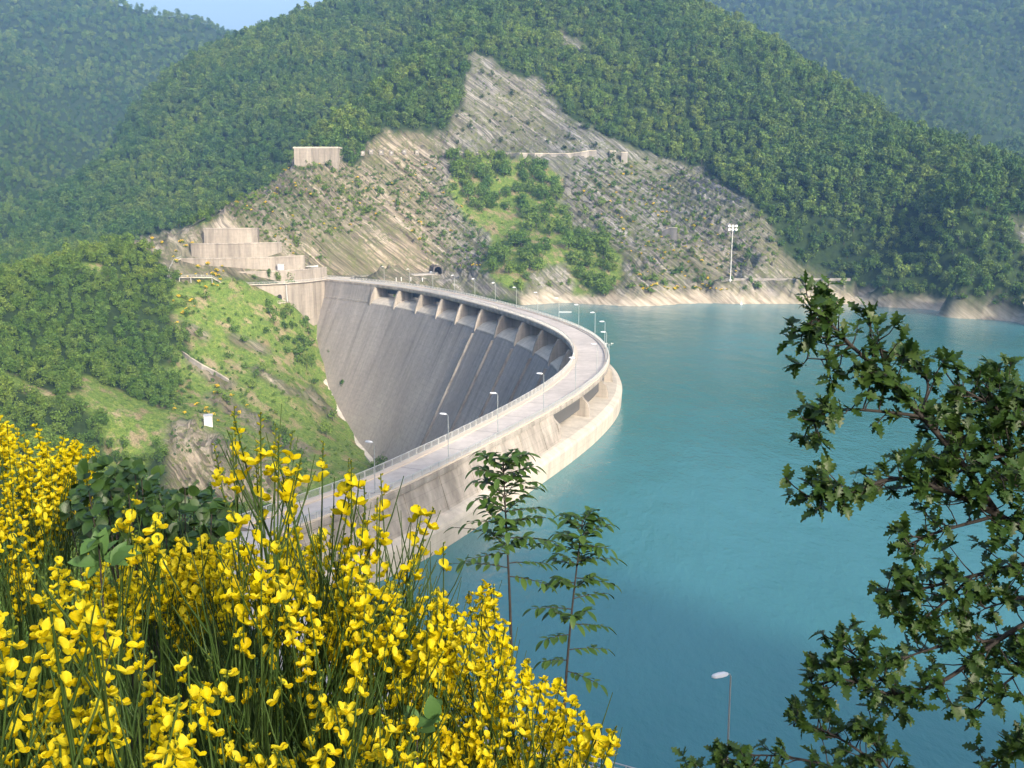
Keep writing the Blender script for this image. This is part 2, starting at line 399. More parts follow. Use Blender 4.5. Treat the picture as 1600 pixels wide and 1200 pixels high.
inside = (k_ > 3) & (k_ < NS - 4) & (n_ > -3) & (n_ < 15) & (D2.min(1) < 18 ** 2)
t_ = gz[near]; t_[inside] = np.minimum(t_[inside], 5.0); gz[near] = t_
Z = zones(gx, gy, gz)

def ground_mesh():
    ny, nx = gx.shape
    me = bpy.data.meshes.new('ground')
    v = np.stack([gx, gy, gz], -1).reshape(-1, 3)
    i = (np.arange(ny - 1)[:, None] * nx + np.arange(nx - 1)[None, :]).reshape(-1)
    f = np.stack([i, i + 1, i + 1 + nx, i + nx], 1)
    me.vertices.add(len(v)); me.vertices.foreach_set('co', v.reshape(-1))
    me.loops.add(f.size); me.loops.foreach_set('vertex_index', f.reshape(-1).astype(np.int32))
    me.polygons.add(len(f)); me.polygons.foreach_set('loop_start', np.arange(0, f.size, 4, dtype=np.int32))
    me.update(calc_edges=True)
    me.polygons.foreach_set('use_smooth', np.ones(len(f), bool))
    def put(name, a):
        at = me.attributes.new(name, 'FLOAT', 'POINT'); at.data.foreach_set('value', np.asarray(a, np.float32).reshape(-1))
    def soft(a):
        a = a.astype(float); p = np.pad(a, 1, mode='edge')
        return (p[:-2, 1:-1] + p[2:, 1:-1] + p[1:-1, :-2] + p[1:-1, 2:] + 2 * p[1:-1, 1:-1]) / 6
    put('rock', soft(Z['rock'] | Z['bluff']))
    leftzone = (Z['u'] < 335) & (Z['r'] < 660) & (Z['r'] > 330) & (Z['u'] > -300)
    put('grass', soft(Z['bank'] | Z['copse'] | (leftzone & (fbm(gx / 35, gy / 35, 91, 3) < -.14))))
    put('shore', soft(Z['shore']))
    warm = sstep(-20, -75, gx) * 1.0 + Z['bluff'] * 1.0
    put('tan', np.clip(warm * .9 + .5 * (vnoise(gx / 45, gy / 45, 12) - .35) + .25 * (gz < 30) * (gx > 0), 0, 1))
    o = bpy.data.objects.new('ground', me); COL.objects.link(o); o['kind'] = 'structure'
    return o
def ground_mat():
    m, n, b = mat('hillside')
    p = pos(n)
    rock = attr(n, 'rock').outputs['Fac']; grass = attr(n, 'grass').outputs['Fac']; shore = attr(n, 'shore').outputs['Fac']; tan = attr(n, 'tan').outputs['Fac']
    # bedding coordinates: x' along the strike, z' across the beds
    wob = n.nodes.new('ShaderNodeTexNoise'); wob.inputs['Scale'].default_value = .022; wob.inputs['Detail'].default_value = 4; n.links.new(p, wob.inputs['Vector'])
    vm = n.nodes.new('ShaderNodeVectorMath'); vm.operation = 'MULTIPLY_ADD'; n.links.new(wob.outputs['Color'], vm.inputs[0]); vm.inputs[1].default_value = (9, 9, 9); n.links.new(p, vm.inputs[2])
    bedv = mapped(n, vm.outputs[0], rot=(0, R(-38.7), 0))
    fine = noise(n, 1.0, 5, .6, mapped(n, bedv, (.022, .022, .34)))
    mid = noise(n, 1.0, 4, .6, mapped(n, bedv, (.008, .012, .13)))
    blot = noise(n, .09, 5, .6, p); small = noise(n, .5, 4, .6, p)
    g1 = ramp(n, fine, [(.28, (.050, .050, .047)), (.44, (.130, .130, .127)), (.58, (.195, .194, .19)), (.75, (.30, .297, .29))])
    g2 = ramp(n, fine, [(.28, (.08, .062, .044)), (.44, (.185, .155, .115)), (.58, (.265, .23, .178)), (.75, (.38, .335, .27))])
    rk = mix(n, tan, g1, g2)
    thin = noise(n, 1.0, 3, .6, mapped(n, bedv, (.05, .05, 1.1)))
    rk = mix(n, .8, rk, mix(n, 1.0, rk, ramp(n, thin, [(.38, .30), (.5, .95), (.64, 1.5)]), 'MULTIPLY'))
    rk = mix(n, maths(n, 'MULTIPLY', ramp(n, mid, [(.46, 0), (.56, 1)]), .8), rk, mix(n, .6, rk, (.07, .075, .035)))
    # grassy seams between the beds
    seam = maths(n, 'MULTIPLY', ramp(n, small, [(.44, 0), (.58, 1)]), ramp(n, blot, [(.38, 0), (.55, .8)]))
    rk = mix(n, seam, rk, ramp(n, small, [(.4, (.06, .085, .025)), (.7, (.115, .125, .04))]))
    gr = ramp(n, small, [(.3, (.055, .095, .018)), (.5, (.100, .158, .028)), (.7, (.16, .19, .045))])
    earth = ramp(n, noise(n, .16, 6, .65, mapped(n, bedv, (.6, .6, 1.6))), [(.51, 0), (.62, 1)])
    gr = mix(n, maths(n, 'MULTIPLY', earth, .75), gr, ramp(n, fine, [(.35, (.16, .11, .07)), (.65, (.33, .25, .17))]))
    tuft = noise(n, 1.6, 4, .7, p)
    gr = mix(n, .8, gr, mix(n, 1.0, gr, ramp(n, tuft, [(.34, .45), (.5, 1.0), (.66, 1.5)]), 'MULTIPLY'))
    forest = ramp(n, small, [(.35, (.012, .024, .007)), (.65, (.028, .050, .013))])  # forest floor, with the shade between crowns darkened into its colour
    sh = ramp(n, noise(n, 1.0, 5, .65, mapped(n, bedv, (.06, .06, .6))), [(.3, (.17, .14, .105)), (.5, (.33, .29, .225)), (.7, (.48, .43, .35))])
    c = mix(n, grass, forest, gr); c = mix(n, rock, c, rk); c = mix(n, shore, c, sh)
    n.links.new(c, b.inputs['Base Color']); b.inputs['Roughness'].default_value = .9; b.inputs['Specular IOR Level'].default_value = .15
    bump(n, b, maths(n, 'MULTIPLY', fine, maths(n, 'ADD', rock, .12)), .9, 1.8)
    return m
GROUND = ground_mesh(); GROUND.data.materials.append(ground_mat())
_nx = len(GXL)
def gh(x, y):
    """height of the built ground mesh"""
    x = np.atleast_1d(np.asarray(x, float)); y = np.atleast_1d(np.asarray(y, float))
    i = np.clip(np.searchsorted(GXL, x) - 1, 0, len(GXL) - 2); j = np.clip(np.searchsorted(GYL, y) - 1, 0, len(GYL) - 2)
    fx = (x - GXL[i]) / (GXL[i + 1] - GXL[i]); fy = (y - GYL[j]) / (GYL[j + 1] - GYL[j])
    return (gz[j, i] * (1 - fx) + gz[j, i + 1] * fx) * (1 - fy) + (gz[j + 1, i] * (1 - fx) + gz[j + 1, i + 1] * fx) * fy
def hit(u, v, r0=380., r1=1100.):
    """where the sight line of a photo pixel meets the built ground"""
    d = ray(u, v); h = math.hypot(d[0], d[1]); t = np.arange(r0, r1, .5) / h
    X = CAM[None] + d[None] * t[:, None]; below = X[:, 2] < gh(X[:, 0], X[:, 1])
    k = int(np.argmax(below))
    return X[k] if below.any() else None

# ------------------------------------------------------------------ water
def water():
    s = np.arange(0, LEN + .1, 6); edge = [D(q, 5, 0)[:2] for q in s]
    pts = [(-60, 95), (-45, 120)] + [tuple(e) for e in edge] + [(-60, 680), (200, 720), (900, 720), (1200, 400), (900, 40), (300, 20), (60, 60)]
    pts = [(x, y) for x, y in pts if not (x < -44 and y < 150 and False)]
    mb = MB(); mb.add([(x, y, 0) for x, y in pts], [tuple(range(len(pts)))])
    m, n, b = mat('reservoir_water'); p = pos(n)
    big = noise(n, .012, 4, .55, mapped(n, p, (1, .45, 1)))
    c = ramp(n, big, [(.35, (.038, .150, .158)), (.65, (.058, .200, .222))])
    n.links.new(c, b.inputs['Base Color']); b.inputs['IOR'].default_value = 1.33
    n.links.new(ramp(n, big, [(.4, .06), (.6, .2)]), b.inputs['Roughness'])
    w1 = noise(n, .9, 4, .6, mapped(n, p, (1, .55, 1), (0, 0, R(20)))); w2 = noise(n, .13, 3, .5, mapped(n, p, (1, .5, 1), (0, 0, R(-15))))
    h = maths(n, 'ADD', maths(n, 'MULTIPLY', w1, .35), w2)
    bump(n, b, h, .45, 1.0)
    o = mb.build('water', m); o['kind'] = 'structure'
water()
# ------------------------------------------------------------------ concrete
def concrete(name, base, streak=.45, warm=0.0, scale=1.0, lifts=True):
    m, n, b = mat(name); p = pos(n)
    f = noise(n, .6 * scale, 6, .62, p); g = noise(n, .05 * scale, 4, .55, p)
    st = noise(n, 1.0, 4, .6, mapped(n, p, (.30 * scale, .30 * scale, .018 * scale)))
    st2 = noise(n, 1.0, 3, .6, mapped(n, p, (.9 * scale, .9 * scale, .03 * scale)))
    c = np.array(base)
    col = ramp(n, g, [(.3, tuple(c * .86)), (.7, tuple(c * 1.1))])
    col = mix(n, streak, col, mix(n, 1.0, col, ramp(n, st, [(.36, .36), (.5, .8), (.68, 1.22)]), 'MULTIPLY'))
    col = mix(n, streak * .6, col, mix(n, 1.0, col, ramp(n, st2, [(.3, .55), (.55, 1.0), (.75, 1.12)]), 'MULTIPLY'))
    col = mix(n, .35, col, mix(n, 1.0, col, ramp(n, f, [(.3, .7), (.7, 1.2)]), 'MULTIPLY'))
    if lifts:
        sx = n.nodes.new('ShaderNodeSeparateXYZ'); n.links.new(p, sx.inputs[0])
        fr = maths(n, 'FRACT', maths(n, 'MULTIPLY', sx.outputs[2], .5))
        ln = maths(n, 'LESS_THAN', fr, .05)
        col = mix(n, maths(n, 'MULTIPLY', ln, .35), col, mix(n, 1.0, col, .55, 'MULTIPLY'))
    n.links.new(col, b.inputs['Base Color']); b.inputs['Roughness'].default_value = .88; b.inputs['Specular IOR Level'].default_value = .2
    bump(n, b, f, .25, .15)
    return m
def face_mat():
    """weathered downstream face: long dark runs below the spillway, joints, pale lime bleeds"""
    m, n, b = mat('weathered_dam_face')
    at = attr(n, 'run'); sx = n.nodes.new('ShaderNodeSeparateXYZ'); n.links.new(at.outputs['Vector'], sx.inputs[0])
    s, z = sx.outputs[0], sx.outputs[1]
    cb = n.nodes.new('ShaderNodeCombineXYZ'); n.links.new(s, cb.inputs[0]); n.links.new(z, cb.inputs[1]); v = cb.outputs[0]
    g = noise(n, .03, 4, .55, v); f = noise(n, .5, 6, .65, v)
    st = noise(n, 1.0, 4, .62, mapped(n, v, (.16, .010, 1))); st2 = noise(n, 1.0, 4, .6, mapped(n, v, (.4, .02, 1)))
    lowz = maths(n, 'MULTIPLY', z, -.013, True)
    col = mix(n, lowz, ramp(n, g, [(.3, (.23, .215, .20)), (.7, (.32, .30, .28))]), ramp(n, g, [(.3, (.36, .305, .255)), (.7, (.48, .415, .35))]))
    dark = ramp(n, st, [(.30, .50), (.44, .85), (.62, 1.08)])
    col = mix(n, maths(n, 'SUBTRACT', .75, lowz, True), col, mix(n, 1.0, col, dark, 'MULTIPLY'))
    col = mix(n, .32, col, mix(n, 1.0, col, ramp(n, st2, [(.3, .6), (.55, 1.0), (.78, 1.25)]), 'MULTIPLY'))
    col = mix(n, .45, col, mix(n, 1.0, col, ramp(n, f, [(.3, .65), (.7, 1.25)]), 'MULTIPLY'))
    # lift lines every two metres, block joints every sixteen
    fr = maths(n, 'FRACT', maths(n, 'MULTIPLY', z, .45)); col = mix(n, maths(n, 'MULTIPLY', maths(n, 'MULTIPLY', maths(n, 'LESS_THAN', fr, .07), ramp(n, g, [(.4, .05), (.6, 1)])), .22), col, (.10, .09, .08))
    fj = maths(n, 'FRACT', maths(n, 'MULTIPLY', s, 1 / 16.0)); col = mix(n, maths(n, 'MULTIPLY', maths(n, 'LESS_THAN', fj, .025), .5), col, (.36, .34, .31))
    bl = noise(n, 1.0, 3, .6, mapped(n, v, (.09, .35, 1))); col = mix(n, maths(n, 'MULTIPLY', ramp(n, bl, [(.68, 0), (.76, 1)]), ramp(n, f, [(.45, 0), (.6, .8)])), col, (.50, .45, .40))
    bk = noise(n, .22, 4, .7, v); col = mix(n, ramp(n, bk, [(.72, 0), (.78, .7)]), col, (.06, .06, .05))
    n.links.new(col, b.inputs['Base Color']); b.inputs['Roughness'].default_value = .9; b.inputs['Specular IOR Level'].default_value = .15
    bump(n, b, f, .3, .2)
    return m
M_FACE = face_mat()
M_CONC = concrete('dam_concrete', (.37, .335, .29), .55)
M_PALE = concrete('pale_concrete', (.52, .475, .40), .25)
M_GREY = concrete('grey_concrete', (.27, .255, .235), .5)
M_WALL = concrete('terrace_concrete', (.31, .277, .232), .5, lifts=True)
M_ROAD = concrete('road_concrete', (.52, .475, .43), .12, lifts=False)
M_KERB = plain('kerb_concrete', (.56, .48, .39), .85, var=.14, scale=.8)
M_GALV = plain('galvanised_steel', (.50, .51, .50), .5, .3, var=.1)
M_WHITE = plain('white_paint', (.62, .62, .60), .5, var=.05)
M_DARK = plain('dark_metal', (.05, .055, .06), .6, .3)
M_POLE = plain('pale_grey_pole_paint', (.33, .36, .36), .5, .2, var=.08)
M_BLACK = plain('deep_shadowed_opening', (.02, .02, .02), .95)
M_GLASS = plain('lamp_cover', (.64, .66, .68), .25, var=.04)

# ------------------------------------------------------------------ the dam
S_A, S_B = dam_coords(P(893, 641, z=DECK))[0], dam_coords(P(580, 444.5, z=DECK))[0]          # ends of the spillway openings
DAM = thing('dam', 'curved concrete arch dam with spillway openings holding back the turquoise reservoir', 'dam', (0, 335, 0)); DO = (0, 335, 0)
STEP = 3.0
def stations(a, b): return np.linspace(a, b, max(2, int((b - a) / STEP) + 1))
def face_strip():
    """the battered downstream face with its own running coordinates"""
    S = stations(0, LEN); zs = np.concatenate([np.linspace(DECK - 1.3, 4, 5), np.linspace(4, -92, 33)[1:]])
    S1 = S; V = []; run = []
    for s in S1:
        spill = S_A < s < S_B
        for z in zs:
            n = face_n(z) if z <= 4 else -3.2 + (z - 4) * (.30)
            if z >= 4: n = min(n, -.35)
            if spill and z > 2.9: n, z2 = face_n(2.9) + .02 * (z - 4), 2.9 + .03 * (z - 4)
            else: z2 = z
            V.append(D(s, n, z2)); run.append((s, z2, 0))
    k = len(zs); F = [(i * k + j, (i + 1) * k + j, (i + 1) * k + j + 1, i * k + j + 1) for i in range(len(S1) - 1) for j in range(k - 1)]
    mb = MB(); mb.add(V, F); o = mb.build('downstream_face', M_FACE, DAM, DO, smooth=True)
    a = o.data.attributes.new('run', 'FLOAT_VECTOR', 'POINT'); a.data.foreach_set('vector', np.array(run, float).reshape(-1))
face_strip()
# body: spillway sill and upstream face
def body():
    rings = []
    for s in stations(0, LEN):
        W = DW(s); k = sstep(0, 40, s) * (1 - sstep(LEN - 45, LEN, s))
        rings.append([D(s, -3.9, 2.6), D(s, -3.6, 3.2), D(s, -.6, 5.2), D(s, 2.0, 6.1), D(s, 5.0, 6.2), D(s, W + 1.6 + 1.0 * k, 5.4), D(s, W + 2.1 + 1.9 * k, 4.7), D(s, W + 2.3 + 2.0 * k, 3.9), D(s, W + 2.2 + 1.6 * k, -3), D(s, W + 1.2, -40), D(s, 4, -40), D(s, 1, -4)])
    mb = MB(); mb.sweep(rings); mb.build('spillway_sill', M_PALE, DAM, DO)
body()
def solid_wall(a, b):
    rings = []
    for s in stations(a, b):
        W = DW(s)
        rings.append([D(s, -.2, DECK - 1.2), D(s, W - .1, DECK - 1.2), D(s, W + 2.0, 5.2), D(s, W + 2.0, 3.2), D(s, -2.4, 3.2), D(s, -2.4, 5.0)])
    mb = MB(); mb.sweep(rings); mb.build('abutment_wall', M_CONC, DAM, DO)
solid_wall(0, S_A); solid_wall(S_B, LEN)
def joints(a, b, st):                          # pale joint ribs on the upstream wall
    for s in np.arange(a, b, st):
        W = DW(s); A = axes(s); mb = MB(); h = .22
        q = [D(s - h, W - .1, DECK - 1.25), D(s + h, W - .1, DECK - 1.25), D(s + h, W + 2.0, 5.25), D(s - h, W + 2.0, 5.25)]
        mb.add(q + [p + A[0] * .12 for p in q], [(0, 1, 2, 3), (4, 7, 6, 5), (0, 4, 5, 1), (1, 5, 6, 2), (2, 6, 7, 3), (3, 7, 4, 0)])
        mb.build('wall_joint', M_CONC, DAM, DO)
joints(6, S_A - 3, 12)
# deck slab with fascia
mb = MB(); mb.sweep([[D(s, 0, DECK), D(s, DW(s), DECK), D(s, DW(s) + .35, DECK - .3), D(s, DW(s) + .35, DECK - 1.2), D(s, DW(s) - .8, DECK - 1.9), D(s, .5, DECK - 1.9), D(s, -.35, DECK - 1.2), D(s, -.35, DECK - .25)] for s in stations(0, LEN)])
mb.build('crest_deck', M_CONC, DAM, DO)
mb = MB(); mb.sweep([[D(s, 1.3, DECK + .004), D(s, DW(s) - 1.2, DECK + .004), D(s, DW(s) - 1.2, DECK + .03), D(s, 1.3, DECK + .03)] for s in stations(0, LEN)])
mb.build('crest_road', M_ROAD, DAM, DO)
for n0, n1 in ((-.25, 1.25), (-1.15, .3)):
    inner = n0 == -.25
    mb = MB(); mb.sweep([[D(s, (0 if inner else DW(s)) + n0, DECK - .02), D(s, (0 if inner else DW(s)) + n1, DECK - .02), D(s, (0 if inner else DW(s)) + n1, DECK + .28), D(s, (0 if inner else DW(s)) + n0, DECK + .28)] for s in stations(0, LEN)])
    mb.build('kerb', M_KERB, DAM, DO)
M_JOINT = plain('joint_filler', (.20, .19, .18), .9)
for s in np.arange(8, LEN - 5, 16):            # expansion joints across the road
    mb = MB(); mb.sweep([[D(s - .09, n, DECK + .034), D(s + .09, n, DECK + .034), D(s + .09, n, DECK + .04), D(s - .09, n, DECK + .04)] for n in (1.3, DW(s) - 1.2)]); mb.build('road_joint', M_JOINT, DAM, DO)

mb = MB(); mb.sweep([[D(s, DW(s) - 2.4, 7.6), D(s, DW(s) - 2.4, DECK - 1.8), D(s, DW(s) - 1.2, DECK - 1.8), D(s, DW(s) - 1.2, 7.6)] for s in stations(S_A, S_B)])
mb.build('girder', plain('shade_darkened_concrete', (.10, .098, .095), .9, var=.3, scale=.4), DAM, DO)  # beam added to darken the bays; deck shade painted into its colour
# spillway piers
NP = 15
for s in np.linspace(S_A + 1, S_B - 1, NP):
    W = DW(s); h = .65
    prof = [(-4.6, 1.8), (-4.3, 3.4), (-3.5, 6.2), (-2.3, 9.2), (-.9, DECK - 1.6), (W - .8, DECK - 1.6), (W - .2, 10.2), (W + .9, 9.2), (W + 1.3, 7.8), (W + 1.5, 4.2), (0, -.5)]
    mb = MB(); mb.sweep([[D(s - h, n, z) for n, z in prof], [D(s + h, n, z) for n, z in prof]])
    mb.build('pier', M_CONC, DAM, DO)
# training ribs down the face below the middle openings
for s in np.linspace(S_A + 1, S_B - 1, NP)[5:10]:
    mb = MB(); zz = np.linspace(1.0, -70, 16)
    mb.sweep([[D(s - .45, face_n(min(z, 4)) + .5, z), D(s + .45, face_n(min(z, 4)) + .5, z), D(s + .45, face_n(min(z, 4)) - 1.1, z), D(s - .45, face_n(min(z, 4)) - 1.1, z)] for z in zz])
    mb.build('training_rib', M_GREY, DAM, DO)
# dark access doors beneath the deck between the piers would be out of sight; the back of each bay is open to the lake
def railing(off, a, b, hgt, st, name, bars=True, base=DECK + .28):
    mb = MB(); S = stations(a, b)
    for z, hh in ((base + hgt, .05), (base + .12, .04)) + (() if bars else ((base + hgt * .55, .035),)):
        mb.sweep([[D(s, off(s) - hh, z - hh), D(s, off(s) + hh, z - hh), D(s, off(s) + hh, z + hh), D(s, off(s) - hh, z + hh)] for s in S])
    for s in np.arange(a, b, st): mb.box(D(s, off(s), base + hgt / 2), (.19, .19, hgt + .1), axes(s))
    if bars:
        for s in np.arange(a + .18, b, .18): mb.box(D(s, off(s), base + hgt / 2), (.03, .035, hgt - .1), axes(s))
    mb.build(name, M_GALV, DAM, DO)
railing(lambda s: .05, 0, LEN, 1.35, 3.0, 'inner_railing')
railing(lambda s: DW(s) - .05, 0, LEN, 1.05, 3.0, 'outer_railing', True)
# toe gutter where the face meets the hillside
def toe():
    pts = []
    for q in CONTACT: pts.append(q)
    pts = np.array(pts); c2 = catmull(pts, 8); mb = MB(); rings = []
    for q in c2:
        s, n = dam_coords(q); A = axes(s); n0 = face_n(q[2])
        rings.append([D(s, n0 + .5, q[2] - 1.5), D(s, n0 + .5, q[2] + 1.3), D(s, n0 - 1.8, q[2] + 1.0), D(s, n0 - 2.2, q[2] - 1.5)])
    mb.sweep(rings); mb.build('toe_gutter', M_PALE, DAM, DO)
toe()

# ------------------------------------------------------------------ lamps on the crest
def lamp_parts(root):
    mb = MB(); mb.box((0, 0, .2), (.34, .34, .4)); mb.tube([(0, 0, 0), (0, 0, 4.5), (0, 0, 8.6)], [.10, .085, .065], 8); mb.tube([(0, 0, 8.55), (.10, 0, 8.78), (.35, 0, 8.86), (.7, 0, 8.88)], .05, 6); mb.build('pole', M_POLE, root)
    mb = MB(); mb.sweep([[(x, y * wd_, 8.86 + zz * hh) for y, zz in ((-1, -.2), (-.7, .75), (0, 1), (.7, .75), (1, -.2), (.6, -.6), (-.6, -.6))] for x, wd_, hh in ((.30, .12, .11), (.55, .27, .21), (1.05, .31, .24), (1.6, .26, .19), (1.8, .12, .09))])
    mb.build('lamp_head', M_GLASS, root)
LAMPS = []
lamp0 = None
lamp_px = [(443, 826), (603, 775), (717, 722), (803, 682)]
spots = [dam_coords(P(u, v, z=DECK))[0] for u, v in lamp_px]
st = 24.0; q = spots[-1] + st
while q < LEN - 40: spots.append(q); q += st
for i, s in enumerate(spots):
    A = axes(s); loc = D(s, DW(s) - 1.35 if i < 4 else DW(s) - .6, DECK + (.03 if i < 4 else .28)); rz = math.atan2(-A[0][1], -A[0][0])
    if i == 0:
        lamp0 = thing('street_lamp', '', 'street lamp', loc, 'lamps along the crest road'); lamp_parts(lamp0); lamp0.rotation_euler = (0, 0, rz); o = lamp0
    else: o = clone(lamp0, loc, (0, 0, rz))
    names = {0: 'street lamp at the near end of the dam road, rising behind the tall broom stalks', 1: 'street lamp whose pale head hangs before the lower dam face, second from near end', 2: 'tall street lamp beside the shaded upstream wall, standing clear on the near dam road',
             3: 'street lamp on the dam road just before the spillway openings begin'}
    o['label'] = names.get(i, 'slim street lamp with pale head beyond the bend of the dam crest')
    LAMPS.append(o)
for i in range(4, len(LAMPS)): pass
ordn = ['fifth', 'sixth', 'seventh', 'eighth', 'ninth', 'tenth', 'eleventh', 'twelfth', 'thirteenth', 'fourteenth', 'fifteenth', 'sixteenth', 'seventeenth', 'eighteenth', 'nineteenth', 'twentieth', 'twenty-first', 'twenty-second']
for i in range(4, len(LAMPS)): LAMPS[i]['label'] = 'slim street lamp on the dam crest, %s counting along the road from the near end' % ordn[i - 4]
# weather mast on the outer edge
s = dam_coords(P(955, 556, z=DECK))[0]; loc = D(s, DW(s) + .1, DECK + .2)
o = thing('weather_mast', 'small mast with wind cups on the outer rail at the bend of the crest', 'weather mast', loc)
mb = MB(); mb.tube([(0, 0, 0), (0, 0, 3.6)], .06, 6); mb.tube([(-.9, 0, 3.2), (.9, 0, 3.2)], .04, 6); mb.build('mast', M_GALV, o)
for x in (-.9, .9):
    mb = MB(); mb.tube([(x, 0, 3.2), (x, 0, 3.7)], .03, 5)
    for k in range(3): mb.box((x + .3 * math.cos(k * 2.1), .3 * math.sin(k * 2.1), 3.7), (.26, .2, .2))
    mb.build('wind_cup', M_WHITE, o)
# floating boom
a = P(873, 487.5, z=.15); b2 = P(893, 487.5, z=.15)
mb = MB(); mb.tube([a - (0, 0, .3), (a + b2) / 2 - (0, 0, .3), b2 - (0, 0, .3)], .55, 8); o = mb.build('floating_boom', M_GALV, None, a); tag(o, 'pale floating boom lying on the water beyond the far crest', 'boom')

# ------------------------------------------------------------------ terrace walls of the far abutment
def terrace(u0, u1, u2, v0, vm, v1, r, low, label, back=15, bulge=4, dr=0):
    """curved retaining wall: ends at pixels u0 and u2, top edge height from vm at the middle"""
    zt = P((u0 + u2) / 2, vm, r=r + dr / 2)[2]
    A = P(u0, v0, r=r + 3); B = P(u2, v1, r=r + dr); T = np.linspace(0, 1, 22)
    root = thing('retaining_wall', label, 'retaining wall', (float(A[0]), float(A[1]), low), 'curved concrete terraces above the far abutment'); O = (float(A[0]), float(A[1]), low)
    ax = (B - A)[:2]; L = np.linalg.norm(ax); ax = ax / L; nn = np.array([ax[1], -ax[0]])
    front = [A[:2] + ax * L * t + nn * bulge * 4 * t * (1 - t) for t in T]
    rings = []
    for q in front:
        f = np.r_[q + nn * .9, low]; tp = np.r_[q, zt - .6]; bk = q - nn * back
        rings.append([f, tp, np.r_[bk, zt - .6], np.r_[bk, low]])
    mb = MB(); mb.sweep(rings); mb.build('wall_body', M_WALL, root, O)
    rings = [[np.r_[q + nn * .35, zt - .6], np.r_[q + nn * .35, zt], np.r_[q - nn * .5, zt], np.r_[q - nn * .5, zt - .6]] for q in front]
    mb = MB(); mb.sweep(rings); mb.build('coping', M_CONC, root, O)
    mb = MB()
    for k in range(2, 21, 3):
        q = front[k]; mb.sweep([[np.r_[q + nn * (d + .10) - ax * .18, z], np.r_[q + nn * (d + .10) + ax * .18, z], np.r_[q + nn * (d - .3) + ax * .18, z], np.r_[q + nn * (d - .3) - ax * .18, z]] for z, d in ((low + .2, .9), (zt - .65, 0))])
    mb.build('wall_joint', M_WALL, root, O)
    return root, O, front, nn, ax, zt
t1 = terrace(360, 450, 507, 443, 441, 437, 574, -26, 'lowest curved terrace wall, with a small dark doorway, touching the dam face', 12, 8, 30)
terrace(348, 430, 510, 430, 421, 419, 581, 8, 'second terrace wall from the bottom, above the walkway, carrying a white boat', 14, 9, 30)
t3 = terrace(283, 400, 476, 404, 401, 399, 590, 14, 'third terrace wall from the bottom, longest of the five', 14, 9, 14)
terrace(298, 380, 440, 380, 379, 378, 600, 20, 'fourth terrace wall from the bottom, stained in vertical pale streaks', 14, 6, 8)
terrace(318, 360, 402, 357, 356, 356, 610, 28, 'topmost and shortest terrace wall below the ridge', 14, 3)
# doorway with landing and curved pipe on the lowest wall
root, O, front, nn, ax, zt = t1
C0 = P(443, 466, r=575); k = int(np.argmin([np.hypot(*(q - C0[:2])) for q in front])); q = front[k]
zc = P(443, 466, r=np.hypot(*q))[2]
B3 = [np.r_[ax, 0], np.r_[nn, 0], np.array([0, 0, 1.])]
mb = MB(); arch = [(-1.3, -2.2), (1.3, -2.2), (1.3, .8)] + [(1.3 * math.cos(w), .8 + 1.4 * math.sin(w)) for w in np.linspace(.3, math.pi - .3, 6)] + [(-1.3, .8)]
off = .9 * (zt - zc) / (zt - O[2])
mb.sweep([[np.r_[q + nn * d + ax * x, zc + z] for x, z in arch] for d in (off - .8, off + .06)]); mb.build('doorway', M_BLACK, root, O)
mb = MB(); mb.box(np.r_[q + nn * (off + 1.0), zc - 2.4], (5.0, 2.0, .3), B3); mb.build('landing', M_PALE, root, O)
mb = MB()
for x in np.linspace(-2.4, 2.4, 6): mb.box(np.r_[q + nn * (off + 1.9) + ax * x, zc - 1.7], (.08, .08, 1.2), B3)
mb.box(np.r_[q + nn * (off + 1.9), zc - 1.1], (4.9, .08, .08), B3); mb.build('railing', M_GALV, root, O)
mb = MB(); mb.tube([np.r_[q + nn * (off + 1.6) - ax * (2.2 + x), zc - 2.6 - z] for x, z in ((-1.5, .2), (0, .3), (2, 1.2), (3.4, 3), (4, 5.5), (4.3, 8))], .38, 8); mb.build('drain_pipe', M_GALV, root, O)
mb = MB(); mb.tube([np.r_[q + nn * .5 + ax * 4, zt - .5], np.r_[q + nn * 1.2 + ax * 4, zc - 2]], .3, 6); mb.build('downpipe', M_GALV, root, O)
# walkway with hand rail: along the lowest wall, out over the slope and up the steps
wp = [np.r_[f + nn * .9, zt + .15] for f in front[::-1]] + [P(345, 441.5, r=572), P(331, 433, r=569), P(300, 432.5, r=569), P(262, 434, r=572), P(266, 420, r=582), P(272, 408, r=590), P(284, 403, r=594)]
root = thing('walkway', 'pale railed walkway running along the lowest terrace and stepping up at its left end', 'walkway', tuple(wp[0])); O = tuple(wp[0])
def plank_rings(pts, w, h, dz=0):
    R_ = []
    for i, p in enumerate(pts):
        t = pts[min(i + 1, len(pts) - 1)] - pts[max(0, i - 1)]; t = np.array([t[0], t[1], 0]); t /= np.linalg.norm(t) + 1e-9; s_ = np.array([t[1], -t[0], 0])
        p = np.array(p) + (0, 0, dz); R_.append([p - s_ * w, p + s_ * w, p + s_ * w + (0, 0, h), p - s_ * w + (0, 0, h)])
    return R_
mb = MB(); mb.sweep(plank_rings(wp, .8, .35, -.35)); mb.build('walkway_deck', M_PALE, root, O)
mb = MB(); mb.tube([p + (0, -.6, 1.1) for p in wp], .08, 6); mb.tube([p + (0, -.6, .6) for p in wp], .06, 6)
for i in range(len(wp) - 1):
    for t in np.linspace(0, 1, max(1, int(np.linalg.norm(wp[i + 1] - wp[i]) / 2.5)), endpoint=False):
        p = wp[i] * (1 - t) + wp[i + 1] * t; mb.tube([p + (0, -.6, -.1), p + (0, -.6, 1.1)], .05, 5)
mb.build('railing', M_GALV, root, O)
